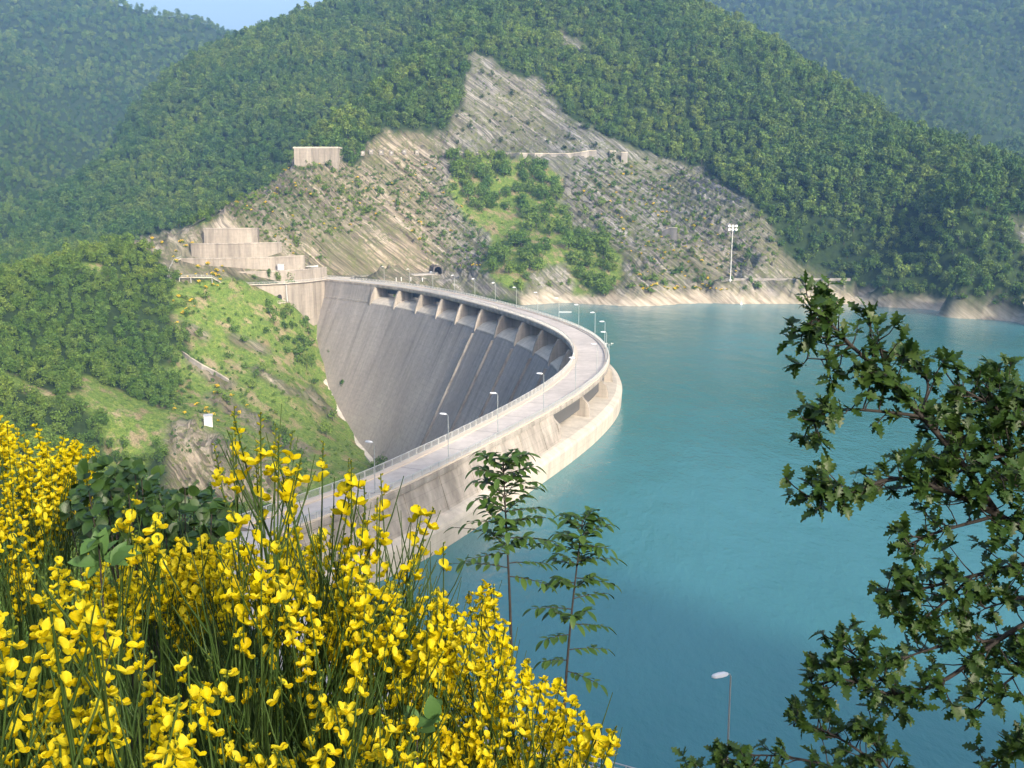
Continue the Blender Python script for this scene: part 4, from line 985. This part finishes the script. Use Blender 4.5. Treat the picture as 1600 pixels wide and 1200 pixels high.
sx_ = in_poly_spots(MIDR, 700, 560, 860, 2, 62, (.5, 1.5)) + in_poly_spots(LOWL, 800, 560, 800, 2, 63, (.5, 1.5)) + in_poly_spots(UP, 200, 600, 900, 2, 64, (.4, 1.0)) + in_poly_spots(BANK, 420, 380, 640, 1.6, 65, (.3, 1.1)) + in_poly_spots(BANK, 700, 380, 640, .8, 67, (.15, .45)) + in_poly_spots(COPSE, 80, 540, 860, 2, 66, (.5, 1.3))
A = np.array(sx_); n = len(A); scatter('scrub', A[:, :3] - (0, 0, .1), rng.integers(0, 3, n), np.stack([0 * A[:, 0], 0 * A[:, 0], rng.uniform(0, 6.28, n)], -1), A[:, 3:4] * np.ones((1, 3)), scatter_group(BARE3))
def broom_clump(seed):
    v1, f1 = crown(seed, 60, .22, (1, 1, .7), .6, 5, -.1); v2, f2 = crown(seed + 9, 75, .17, (1.08, 1.08, .85), .75, 6, .1); return (v1, f1), (v2, f2)
def plant_brooms(spots, label, group):
    made = []
    for i, (x, y, z, s) in enumerate(spots):
        if i < 3:
            a, b = broom_clump(400 + i); o = thing('broom_bush', label, 'broom bush', (0, 0, 0), group); mb = MB(); mb.add(*a); mb.build('stems', M_LEAF2, o); mb = MB(); mb.add(*b); mb.build('blossom', M_YEL, o); made.append(o)
        else: o = clone(made[i % 3])
        o.location = (x, y, z - .1); o.rotation_euler = (0, 0, random.uniform(0, 6.28)); o.scale = (s * 1.2, s * 1.2, s)
plant_brooms(in_poly_spots([(210,375),(300,360),(345,400),(360,440),(280,500),(262,560),(300,640),(350,600),(400,640),(330,665),(265,640),(270,440)], 55, 380, 640, 3, 41, (.7, 1.7)), 'yellow flowering broom on the sunny left bank below the terraces', 'broom on the left bank')
plant_brooms(in_poly_spots(LOWL, 70, 560, 800, 4, 42, (.6, 1.4)), 'yellow flowering broom on the tan rock between terraces and copse', 'broom on the left rock slope')
plant_brooms(in_poly_spots([(900,300),(960,250),(1010,270),(1110,330),(1180,400),(1140,440),(1000,440),(960,380)], 75, 560, 800, 4, 43, (.6, 1.5)), 'yellow flowering broom on the grey rock right of the copse', 'broom on the right rock slope')
plant_brooms(in_poly_spots([(520,395),(555,395),(560,430),(520,430)], 14, 560, 700, 2, 44, (1.1, 1.9)), 'yellow broom in the dense patch above the dam end beside the road', 'broom patch at the dam end')
plant_brooms(in_poly_spots([(1000,445),(1140,448),(1140,456),(1000,456)], 18, 540, 640, 2, 45, (1.0, 1.7)), 'yellow broom in the row above the far waterline near the mast', 'broom along the far shore')
# undergrowth on the near bank below the viewer
BARE2 = bpy.data.collections.new('undergrowth_sources')
for k in range(3):
    ob = bpy.data.objects.new('undergrowth%d' % k, proto_mesh('undergrowth%d' % k, [(crown(500 + k, 260, .16, (1.5, 1.5, 1.2), .7, 8, -.2), M_LEAF)])); BARE2.objects.link(ob)
X, Y = np.meshgrid(np.arange(-170, 110, 2.6), np.arange(9, 170, 2.6)); X = (X + rng.uniform(-1.2, 1.2, X.shape)).ravel(); Y = (Y + rng.uniform(-1.2, 1.2, Y.shape)).ravel(); zz = gh(X, Y)
nd = np.full(X.shape, 1e9)
for a, b in zip(NEAR_ROAD[:-1], NEAR_ROAD[1:]):
    a = np.array(a); d = np.array(b) - a; t = np.clip(((X - a[0]) * d[0] + (Y - a[1]) * d[1]) / (d @ d), 0, 1); nd = np.minimum(nd, np.hypot(X - a[0] - t * d[0], Y - a[1] - t * d[1]))
damd = np.min(np.hypot(X[:, None] - CX[None, ::6], Y[:, None] - CY[None, ::6]), 1)
k = (zz > 1) & (nd > 6) & (damd > 14) & (np.hypot(X, Y) > 10); X, Y, zz = X[k], Y[k], zz[k]; n = len(X)
scatter('undergrowth', np.stack([X, Y, zz - .2], -1), rng.integers(0, 3, n), np.stack([0 * X, 0 * X, rng.uniform(0, 6.28, n)], -1), np.repeat(rng.uniform(.6, 1.3, (n, 1)), 3, 1), scatter_group(BARE2))
# ------------------------------------------------------------------ air
def haze():
    zmax = float(max(gz.max(), 63) + 40); mb = MB(); lo = float(gz.min()) - 1.0
    mb.box((0, 1750, (zmax + lo) / 2), (12100, 8700, zmax - lo)); m = bpy.data.materials.new('air'); m.use_nodes = True; n = m.node_tree
    for nd_ in list(n.nodes):
        if nd_.type != 'OUTPUT_MATERIAL': n.nodes.remove(nd_)
    v = n.nodes.new('ShaderNodeVolumePrincipled'); v.inputs['Color'].default_value = (.30, .55, 1.0, 1); v.inputs['Density'].default_value = HAZE; v.inputs['Anisotropy'].default_value = .2
    n.links.new(v.outputs[0], n.nodes['Material Output'].inputs['Volume']); o = mb.build('haze', m); o['kind'] = 'stuff'
HAZE = .00018
haze()
# ------------------------------------------------------------------ plants around the viewer
M_PETAL = leafmat('broom_petals', [(.57, .45, .003), (.64, .53, .006), (.60, .49, .004), (.62, .53, .02), (.55, .43, .003), (.52, .38, .004)], .5, .35, 'isl', .15)
M_STEM = leafmat('broom_stems', [(.030, .062, .014), (.045, .085, .018), (.065, .105, .028)], .5, .1, 'isl', .3)
M_BUD = leafmat('broom_buds', [(.12, .17, .02), (.28, .26, .015), (.08, .13, .02)], .5, .2, 'isl', .2)
M_OAK = leafmat('oak_leaves', [(.028, .068, .012), (.040, .088, .016), (.058, .112, .022), (.032, .072, .014), (.070, .12, .026)], .45, .38, 'isl', .4)
M_ASH = leafmat('sapling_leaves', [(.050, .11, .022), (.068, .14, .028), (.09, .165, .036)], .45, .38, 'isl', .35)
M_BRAM = leafmat('bramble_leaves', [(.022, .055, .012), (.032, .075, .016), (.05, .10, .022)], .45, .28, 'isl', .45)
M_PALELEAF = leafmat('pale_broad_leaves', [(.07, .15, .04), (.09, .18, .05)], .5, .3, 'isl', .3)
M_TWIG = plain('twig_bark', (.030, .025, .021), .85, var=.3, scale=40)

def unit(v): return v / (np.linalg.norm(v) + 1e-9)
def frame(fwd, up=(0, 0, 1)):
    f = unit(np.array(fwd, float)); s = np.cross(f, np.array(up, float))
    if np.linalg.norm(s) < .05: s = np.cross(f, np.array([1., 0, .2]))
    s = unit(s); return f, s, np.cross(s, f)
def flower_geo():
    """pea flower, x forward, z up, about one unit tall: folded standard, two wings, keel, calyx"""
    V = []; F = []
    def petal(rows):
        o = len(V); n = len(rows[0])
        for r_ in rows: V.extend(r_)
        for i in range(len(rows) - 1):
            for k in range(n - 1): F.append((o + i * n + k, o + i * n + k + 1, o + (i + 1) * n + k + 1, o + (i + 1) * n + k))
    rows = []
    for t, w_ in ((0, .08), (.25, .30), (.5, .44), (.75, .42), (.93, .26), (1.0, .10)):
        rows.append([np.array([-.05 - .30 * t * t + .34 * (abs(q) ** 1.4) * (1 - .4 * t), q * w_ * 1.05, .02 + .98 * t - (.07 if q == 0 and t > .9 else 0)]) for q in (-1, -.55, 0, .55, 1)])
    petal(rows)
    for s_ in (-1, 1):
        rows = []
        for t, w_ in ((0, .05), (.3, .17), (.6, .23), (.85, .18), (1.0, .05)):
            rows.append([np.array([.05 + .72 * t, s_ * (.10 + .26 * t - .1 * t * t) + s_ * q * .06, .02 - .12 * t + q * w_]) for q in (-1, 0, 1)])
        petal(rows)
    rows = []
    for t, w_ in ((0, .06), (.35, .15), (.7, .14), (1.0, .03)):
        rows.append([np.array([.02 + .74 * t, q * w_, -.10 - .12 * math.sin(t * 2.6) + abs(q) * .16]) for q in (-1, 0, 1)])
    petal(rows)
    return np.array(V), F
FV, FF = flower_geo()
FMESH = bpy.data.meshes.new('flower'); FMESH.from_pydata(FV.tolist(), [], FF); FMESH.materials.append(M_PETAL); FMESH.polygons.foreach_set('use_smooth', [True] * len(FF)); FMESH.update()
def rand_in(poly, g):
    us = [p[0] for p in poly]; vs = [p[1] for p in poly]
    while True:
        u = g.uniform(min(us), max(us)); v = g.uniform(min(vs), max(vs))
        if inpoly(np.array([u]), np.array([v]), poly)[0]: return u, v
from mathutils import Matrix
def broom(label, base, groups, seed, keep=95):
    """one broom plant: rush-like stems from one stock, racemes of pea flowers toward the tips.
    groups: (outline of the tips, count, distance range, flower spacing, flowered length, flower size, bare tip)"""
    g = random.Random(seed); base = np.array(base, float); base[2] = float(gh(base[0], base[1])[0]) if base[2] is None or np.isnan(base[2]) else base[2]
    root = thing('broom_bush', label, 'broom bush', tuple(base), 'flowering broom close to the viewer')
    stems = MB(); buds = MB(); flowers = []
    for poly, n, rr, sp, fl, fs, bare in groups:
        for k in range(n):
            u, v = rand_in(poly, g); tip = P(u, v, r=g.uniform(*rr)); b = base + np.array([g.gauss(0, .13), g.gauss(0, .13), 0])
            ctl = b * .45 + tip * .55; ctl[2] = b[2] + (tip[2] - b[2]) * g.uniform(.55, .75); ctl[:2] = b[:2] * .6 + tip[:2] * .4
            Q = [(1 - t) ** 2 * b + 2 * t * (1 - t) * ctl + t * t * tip for t in np.linspace(0, 1, 9)]
            stems.tube(Q, [.0042 - .003 * t for t in np.linspace(0, 1, 9)], 4, False)
            Ltot = sum(np.linalg.norm(Q[i + 1] - Q[i]) for i in range(8)); d = unit(Q[-1] - Q[-3])
            def at(x):
                t = max(0, 1 - x / Ltot); return (1 - t) ** 2 * b + 2 * t * (1 - t) * ctl + t * t * tip
            w_ = g.uniform(0, 6.28); x = bare * g.uniform(.5, 1.3)
            f, s_, up = frame(d, (0.1, .9, .2))
            xb = .004
            while xb < x:                                             # green buds on the bare tip
                a = w_ + xb * 260; q = at(xb); o_ = unit(s_ * math.cos(a) + up * math.sin(a) + f * .8); L_b = .006 + .05 * xb
                buds.tube([q, q + o_ * L_b * .6, q + o_ * L_b], [.0010, .0021, .0006], 4, False); xb += .010
            end = x + fl * g.uniform(.5, 1.2)
            while x < end:
                q = at(x); a = w_ + g.uniform(-.5, .5); w_ += 2.4
                o_ = unit(s_ * math.cos(a) + up * math.sin(a) + f * g.uniform(.2, .7)); flowers.append((q + o_ * .007, o_, fs * g.uniform(.75, 1.15), g.uniform(-.5, .5))); x += sp * g.uniform(.6, 1.4)
            for j in range(2):                                        # short side shoots lower down
                xx = end + g.uniform(.02, .25); q = at(xx); a = g.uniform(0, 6.28); o_ = unit(s_ * math.cos(a) * .5 + up * math.sin(a) * .5 + f)
                stems.tube([q, q + o_ * .06 + (0, 0, .01), q + o_ * .11 + (0, 0, .035)], [.0016, .0012, .0007], 4, False)
    stems.add(buds.v, buds.f, 1); stems.build('stems', [M_STEM, M_BUD], root, base, smooth=True)
    # rank by nearness and visibility: the largest become parts, the others one mass
    def key(fl_):
        u, v, zc = project(fl_[0]); inside = 0 < u < 1600 and 0 < v < 1200
        return (not inside, float(zc) + g.uniform(0, .12))
    flowers.sort(key=key); V = []; F = []
    for i, (q, o_, s_, tw) in enumerate(flowers):
        f, sd_, up = frame(o_); up2 = unit(up * math.cos(tw) + sd_ * math.sin(tw)); sd2 = np.cross(up2, f); M = np.stack([f, sd2, up2], 1)
        if i < keep:
            o = bpy.data.objects.new('flower', FMESH); COL.objects.link(o); o.parent = root
            m4 = Matrix.Identity(4)
            for r_ in range(3):
                for c_ in range(3): m4[r_][c_] = M[r_, c_] * s_
            for r_ in range(3): m4[r_][3] = q[r_] - base[r_]
            o.matrix_local = m4
        else:
            off_ = len(V) * len(FV); V.append(FV @ M.T * s_ + q - base); F.append(off_)
    if V:
        me = bpy.data.meshes.new('blossom'); VV = np.concatenate(V); FA = np.array(FF); FA = (FA[None] + np.array(F)[:, None, None]).reshape(-1, 4)
        me.vertices.add(len(VV)); me.vertices.foreach_set('co', VV.reshape(-1)); me.loops.add(FA.size); me.loops.foreach_set('vertex_index', FA.reshape(-1).astype(np.int32))
        me.polygons.add(len(FA)); me.polygons.foreach_set('loop_start', np.arange(0, FA.size, 4, dtype=np.int32)); me.update(calc_edges=True); me.polygons.foreach_set('use_smooth', np.ones(len(FA), bool))
        me.materials.append(M_PETAL); o = bpy.data.objects.new('blossom', me); COL.objects.link(o); o.parent = root; o['kind'] = 'stuff'
    print(label, len(flowers)); return root
def gbase(u, v, r, dz=None):
    q = P(u, v, r=r); q[2] = float(gh(q[0], q[1])[0]) - .05; return q
broom('central flowering broom with tall sparse stalks rising before the dam road', gbase(470, 1100, 1.75), [
    ([(340,650),(370,630),(400,640),(460,660),(470,740),(460,830),(360,830),(330,720)], 16, (1.5, 1.95), .030, .065, .021, .10),
    ([(460,660),(530,650),(560,700),(640,770),(640,830),(470,830)], 16, (1.5, 1.95), .030, .065, .021, .10),
    ([(640,760),(700,800),(700,860),(640,870)], 8, (1.6, 2.0), .03, .05, .022, .05),
    ([(330,850),(560,840),(650,870),(700,930),(690,1040),(560,1060),(440,980),(330,930)], 100, (1.45, 2.0), .016, .13, .0165, .03),
    ([(300,900),(700,900),(720,1150),(280,1150)], 150, (1.5, 2.2), 1, 0, .02, .03),
    ([(300,1040),(640,1060),(700,1250),(280,1250)], 60, (1.2, 1.7), .024, .07, .0165, .03)], 1)
broom('nearest broom at the lower left corner with the largest blooms', gbase(90, 1180, 1.15), [
    ([(-160,900),(120,880),(260,960),(320,1060),(300,1270),(-160,1270)], 100, (.95, 1.35), .015, .13, .0135, .03)], 2)
broom('more distant broom at the left edge covered in fine small flowers', gbase(20, 760, 3.5), [
    ([(-160,650),(10,640),(50,665),(60,740),(-160,800)], 70, (3.2, 3.8), .017, .22, .018, .03), ([(50,660),(150,690),(140,730),(60,800)], 46, (3.2, 3.7), .017, .22, .018, .03), ([(-160,780),(70,780),(60,900),(-160,900)], 46, (2.9, 3.5), .024, .2, .023, .03)], 3)
broom('broad broom at the bottom centre spreading right over the lake view', gbase(790, 1180, 2.0), [
    ([(690,900),(770,905),(790,960),(830,1000),(880,1050),(915,1100),(920,1260),(620,1260),(600,1000)], 190, (1.7, 2.35), .0155, .16, .0168, .02), ([(920,1100),(960,1110),(965,1180),(925,1200)], 9, (1.7, 2.1), .024, .07, .0225, .05)], 4)
broom('middle broom behind the nearest blooms and below the dark leafy bramble', gbase(230, 960, 2.35), [
    ([(90,870),(200,850),(350,830),(430,870),(330,930),(110,940)], 88, (2.0, 2.7), .016, .17, .017, .03), ([(200,750),(250,760),(260,850),(190,850)], 9, (1.7, 2.1), .028, .08, .022, .05), ([(430,820),(500,815),(520,870),(420,880)], 20, (2.2, 2.6), .024, .14, .0225, .03)], 5)

# ---- leaves
def leaf_rows(L_, W_, lobes, fold=.22, curl=.15, n=11, tipw=.02):
    rows = []
    for i in range(n):
        t = i / (n - 1); env = math.sin(math.pi * min(1, t * .92 + .06)) ** .8
        w_ = W_ * env * (1 + (lobes and .42 * math.cos(t * 2 * math.pi * lobes + math.pi * .2) or 0)) if 0 < i < n - 1 else W_ * tipw
        z = -curl * L_ * t * t; rows.append([(t * L_, -w_, z + fold * w_), (t * L_, 0, z), (t * L_, w_, z + fold * w_)])
    return rows
def leaf_geo(rows):
    V = [p for r_ in rows for p in r_]; F = []
    for i in range(len(rows) - 1):
        for k in (0, 1): F.append((i * 3 + k, (i + 1) * 3 + k, (i + 1) * 3 + k + 1, i * 3 + k + 1))
    return np.array(V, float), F
OAK = [leaf_geo(leaf_rows(1, .25, 4.0, f, c_, 17)) for f, c_ in ((.25, .15), (.35, .3), (.15, .05), (.3, -.12))]
OVAL = [leaf_geo(leaf_rows(1, w_, 0, f, c_, 6)) for w_, f, c_ in ((.23, .3, .2), (.21, .25, .35), (.25, .35, .1))]
BROAD = [leaf_geo(leaf_rows(1, w_, 0, f, c_, 8)) for w_, f, c_ in ((.38, .2, .2), (.34, .3, .3), (.40, .15, .1))]
class Leaves:
    def __init__(s): s.V = []; s.F = []; s.n = 0
    def put(s, geo, p, fwd, up, size):
        f, sd_, u_ = frame(fwd, up); M = np.stack([f, sd_, u_], 1); s.V.append(geo[0] @ M.T * size + p); s.F += [tuple(i + s.n for i in q) for q in geo[1]]; s.n += len(geo[0])
    def build(s, name, m, parent, origin):
        me = bpy.data.meshes.new(name); me.from_pydata((np.concatenate(s.V) - np.array(origin)).tolist(), [], s.F); me.materials.append(m); me.polygons.foreach_set('use_smooth', [True] * len(s.F)); me.update()
        o = bpy.data.objects.new(name, me); COL.objects.link(o); o.parent = parent; return o
def rv(g): return unit(np.array([g.gauss(0, 1), g.gauss(0, 1), g.gauss(0, 1)]))
def oak(label, trunk, branches, seed, dens=1.0, size=.085):
    g = random.Random(seed); O = trunk[0]; root = thing('oak_tree', label, 'oak tree', tuple(O)); LV = Leaves()
    mb = MB(); mb.tube(trunk, [.11, .09, .075, .06][:len(trunk)], 9); mb.build('trunk', M_TWIG, root, O, smooth=True)
    for pts, r0, start in branches:
        Q = catmull2([P(u, v, r=r) if not isinstance(u, str) else None for u, v, r in pts]); n = len(Q)
        mb = MB(); mb.tube(Q, [r0 * .68 * (1 - .85 * i / (n - 1)) + .0012 for i in range(n)], 6)
        total = sum(np.linalg.norm(Q[i + 1] - Q[i]) for i in range(n - 1)); cnt = int(total * 34 * dens)
        for k in range(cnt):
            t = start + (1 - start) * (k + g.random()) / cnt if k < cnt - 2 else 1.0
            i = min(n - 2, int(t * (n - 1))); p = Q[i] + (Q[i + 1] - Q[i]) * (t * (n - 1) - i); d = unit(Q[i + 1] - Q[i])
            o_ = unit(d * g.uniform(.3, .9) + rv(g) * .9 + np.array([0, 0, .25])); ln = g.uniform(.04, .13) * (1.15 - .5 * t)
            m1 = p + o_ * ln * .5 + rv(g) * .008; e = p + o_ * ln + np.array([0, 0, .01]); mb.tube([p, m1, e], [.0026, .0019, .0012], 4, False)
            for j in range(g.randint(6, 9)):
                a = unit(o_ * g.uniform(.2, .9) + rv(g) * .85); q = m1 + (e - m1) * min(1, g.uniform(.2, 1.3))
                LV.put(g.choice(OAK), q, a, unit(np.array([0, -.25, 1.]) + rv(g) * .55), size * g.uniform(.65, 1.25))
        mb.build('branch', M_TWIG, root, O, smooth=True)
    LV.build('foliage', M_OAK, root, O); return root
def catmull2(p, m=5):
    p = np.array(p); return list(catmull(p, m))
tb = P(1790, 1150, r=3.6); tb[2] = float(gh(tb[0], tb[1])[0]) - .1
oak('oak branches with lobed dark leaves reaching in from the right edge over the lake', [tb, P(1780, 1000, r=3.6), P(1740, 880, r=3.5), P(1730, 700, r=3.55)], [
    ([(1740,880,3.5),(1640,850,3.4),(1560,805,3.3),(1480,768,3.2),(1400,748,3.15),(1310,775,3.1),(1262,775,3.1)], .020, .25),
    ([(1560,805,3.3),(1500,720,3.25),(1440,650,3.2),(1385,590,3.15),(1330,540,3.1),(1285,500,3.05),(1240,520,3.05)], .014, .12),
    ([(1330,540,3.1),(1300,560,3.1),(1262,560,3.1)], .005, .1), ([(1285,500,3.08),(1275,488,3.1),(1270,482,3.1)], .004, .1), ([(1385,590,3.15),(1375,545,3.15),(1360,525,3.15)], .005, .1),
    ([(1440,650,3.2),(1450,600,3.3),(1430,575,3.3)], .007, .1), ([(1440,650,3.2),(1340,640,3.15),(1290,645,3.1),(1262,668,3.1)], .007, .15),
    ([(1740,760,3.6),(1640,690,3.5),(1560,640,3.4),(1490,600,3.35)], .014, .15), ([(1640,690,3.5),(1540,720,3.3),(1450,760,3.2)], .009, .1), ([(1740,700,3.6),(1620,640,3.5),(1550,660,3.4)], .012, .1),
    ([(1740,640,3.7),(1640,618,3.6),(1580,610,3.6),(1548,606,3.6)], .007, .45), ([(1740,840,3.5),(1620,760,3.4),(1520,690,3.35),(1460,670,3.3)], .012, .1), ([(1560,805,3.3),(1470,830,3.25),(1420,850,3.2)], .008, .25),
    ([(1740,900,3.5),(1620,880,3.4),(1520,900,3.35),(1440,920,3.3),(1385,925,3.25)], .012, .1), ([(1520,900,3.35),(1450,960,3.3),(1400,965,3.3)], .006, .1), ([(1740,820,3.4),(1640,790,3.3),(1560,740,3.2)], .010, .1),
    ([(1740,960,3.6),(1640,960,3.5),(1560,1000,3.4),(1480,1060,3.3),(1400,1085,3.25),(1320,1062,3.2),(1268,1072,3.2)], .013, .1), ([(1400,1085,3.25),(1350,1035,3.2),(1310,1005,3.2)], .006, .15), ([(1560,1000,3.4),(1470,1010,3.3),(1380,1040,3.2)], .007, .1),
    ([(1740,1000,3.6),(1640,1020,3.5),(1580,1060,3.4),(1520,1110,3.4)], .009, .1), ([(1740,1060,3.6),(1640,1050,3.5),(1570,1030,3.45)], .008, .1), ([(1740,930,3.5),(1620,930,3.4),(1540,950,3.35)], .009, .1)], 11, 1.9, .043)
tb = P(1560, 1500, r=3.4); tb[2] = float(gh(tb[0], tb[1])[0]) - .1
oak('low oak sprig with lobed leaves at the bottom edge beneath the lone lamp', [tb, P(1520, 1420, r=3.4), P(1470, 1300, r=3.4)], [
    ([(1470,1300,3.4),(1400,1220,3.4),(1330,1165,3.4),(1280,1140,3.4),(1240,1135,3.4)], .008, .15), ([(1400,1220,3.4),(1370,1170,3.4),(1360,1140,3.4)], .005, .1), ([(1400,1240,3.4),(1290,1195,3.4),(1190,1180,3.4),(1130,1195,3.4)], .006, .1), ([(1470,1300,3.4),(1350,1230,3.4),(1180,1215,3.4),(1080,1205,3.4)], .006, .2),
    ([(1470,1300,3.4),(1530,1220,3.4),(1570,1185,3.4),(1600,1170,3.4)], .006, .4)], 12, 1.4, .042)
def sapling(label, stem, leaves, seed, size):
    g = random.Random(seed); Q = catmull2([P(u, v, r=r) for u, v, r in stem], 8); O = Q[0]; root = thing('ash_sapling', label, 'sapling', tuple(O)); LV = Leaves(); mb = MB(); n = len(Q)
    mb.tube(Q, [.0055 - .0038 * i / (n - 1) for i in range(n)], 6)
    for t, side, ln, rise in leaves:
        x = t * (n - 1); i = min(n - 2, int(x)); p = Q[i] + (Q[i + 1] - Q[i]) * (x - i)
        w_ = side + g.uniform(-.4, .4); o_ = np.array([math.cos(w_), math.sin(w_) * .8, rise + g.uniform(-.1, .15)]); o_ = unit(o_)
        R_ = [p + o_ * ln * q + np.array([0, 0, -.14 * ln * q * q]) for q in np.linspace(0, 1, 7)]; mb.tube(R_, [.0018, .0016, .0014, .0012, .001, .0009, .0007], 4, False)
        for k in (1, 2, 3, 4, 5):
            d = unit(R_[k] - R_[k - 1]); sdv_ = unit(np.cross(d, (0, 0, 1.)))
            for s_ in (-1, 1): LV.put(g.choice(OVAL), R_[k], unit(d * .55 + sdv_ * s_ + np.array([0, 0, -.06]) + rv(g) * .28), unit(np.array([0, 0, 1.]) + rv(g) * .3), size * g.uniform(.6, 1.15))
        LV.put(g.choice(OVAL), R_[6], unit(R_[6] - R_[5] + np.array([0, 0, -.01])), (0, 0, 1), size * g.uniform(.9, 1.15))
    mb.build('stem', M_TWIG, root, O, smooth=True); LV.build('foliage', M_ASH, root, O)
g_ = random.Random(5)
def whorl(ts, ln0, ln1): return [(t, side + g_.uniform(-.5, .5), ln0 + (ln1 - ln0) * (1 - t), .45 + .6 * t) for t in ts for side in (0, 3.14, 1.4 if g_.random() < .6 else 4.6)]
base1 = gbase(800, 1130, 2.9)
sapling('taller slim sapling with feathery leaves standing before the dam wall', [(803,1250,2.9),(800,1060,2.9),(797,950,2.9),(794,880,2.9),(790,800,2.9),(786,722,2.9)], [(t, s_ + g_.uniform(-.35, .35), l_, r_) for t, s_, l_, r_ in
    [(1, .5, .06, 1.2), (1, 3.6, .06, 1.1), (.985, 0, .085, .5), (.985, 3.14, .085, .5), (.945, .3, .10, .35), (.945, 2.9, .10, .35), (.945, 4.6, .08, .3), (.90, 0, .10, .3), (.90, 3.2, .10, .3), (.86, .4, .11, .25), (.86, 3.4, .11, .25), (.80, 0, .13, .3), (.80, 3.1, .08, .2), (.76, .2, .13, .25), (.76, 3.3, .12, .3),
     (.70, -.2, .15, .1), (.70, 3.2, .17, .15), (.66, .4, .13, .1), (.64, 3.5, .13, 0), (.60, 0, .14, 0), (.58, 3.0, .17, .2), (.54, .2, .12, -.1), (.73, 4.4, .1, .2), (.68, 4.9, .1, .1)]] + whorl([.96, .91, .86, .80, .73, .66], .10, .055), 21, .041)
sapling('shorter slim sapling with drooping feathery leaves out over open water', [(870,1260,3.0),(880,1130,3.0),(886,1040,3.0),(893,960,3.0),(902,880,3.0),(910,815,3.0)], [(t, s_ + g_.uniform(-.35, .35), l_, r_) for t, s_, l_, r_ in
    [(1, .6, .05, 1.0), (1, 3.4, .05, 1.0), (.98, 0, .08, .4), (.98, 3.1, .08, .5), (.93, .2, .11, .3), (.92, 3.0, .08, .3), (.88, 0, .10, .2), (.86, 3.3, .12, .3), (.81, .3, .13, .15), (.79, 3.1, .10, .2), (.74, 0, .12, 0), (.72, 3.4, .09, 0), (.66, .1, .13, 0), (.62, 3.0, .13, .1), (.56, .3, .12, 0), (.52, 3.2, .09, 0), (.46, .1, .13, -.1), (.42, 2.9, .08, 0), (.38, .2, .11, -.1)]] + whorl([.95, .87, .79, .7, .58], .09, .05), 22, .041)
# bramble and broad pale leaves among the broom
def bramble(label, base, poly, n, rr, size, m, seed, name='bramble_bush', geos=None, cat='bramble'):
    g = random.Random(seed); O = base; root = thing(name, label, cat, tuple(O)); LV = Leaves(); mb = MB()
    for k in range(n):
        u, v = rand_in(poly, g); p = P(u, v, r=g.uniform(*rr))
        if k % 7 == 0: mid = (O + p) / 2 + np.array([0, 0, .12]); mb.tube([O + rv(g) * .05, mid, p], [.004, .003, .0015], 5, False)
        o_ = unit(rv(g) + np.array([0, -.3, .1]))
        for j in range(3): LV.put(g.choice(geos or BROAD), p, unit(o_ + rv(g) * .7), unit(np.array([0, -.5, 1.]) + rv(g) * .5), size * g.uniform(.7, 1.2))
    mb.build('canes', M_TWIG, root, O, smooth=True); LV.build('foliage', m, root, O); return root
bramble('dark glossy leafed bramble between the left brooms, below the white hut', gbase(240, 860, 2.9), [(120,735),(190,722),(250,745),(300,765),(345,775),(370,800),(360,870),(250,880),(150,860),(100,800)], 330, (2.6, 3.2), .036, M_BRAM, 31)
bramble('pale green seedling leaves tucked into the broom at the left', gbase(150, 900, 2.0), [(150,830),(200,840),(190,890),(150,880)], 7, (1.75, 1.9), .05, M_PALELEAF, 32, 'seedling', OVAL, 'seedling')
bramble('pale broad leafed seedling deep in the broom at the bottom centre', gbase(650, 1180, 1.6), [(600,1090),(690,1090),(680,1160),(610,1160)], 4, (1.45, 1.6), .036, M_PALELEAF, 33, 'seedling', BROAD, 'seedling')
# dead arching cane above the bramble
a = P(130, 670, r=2.8); b2 = P(225, 730, r=2.8); c3 = P(345, 760, r=2.9)
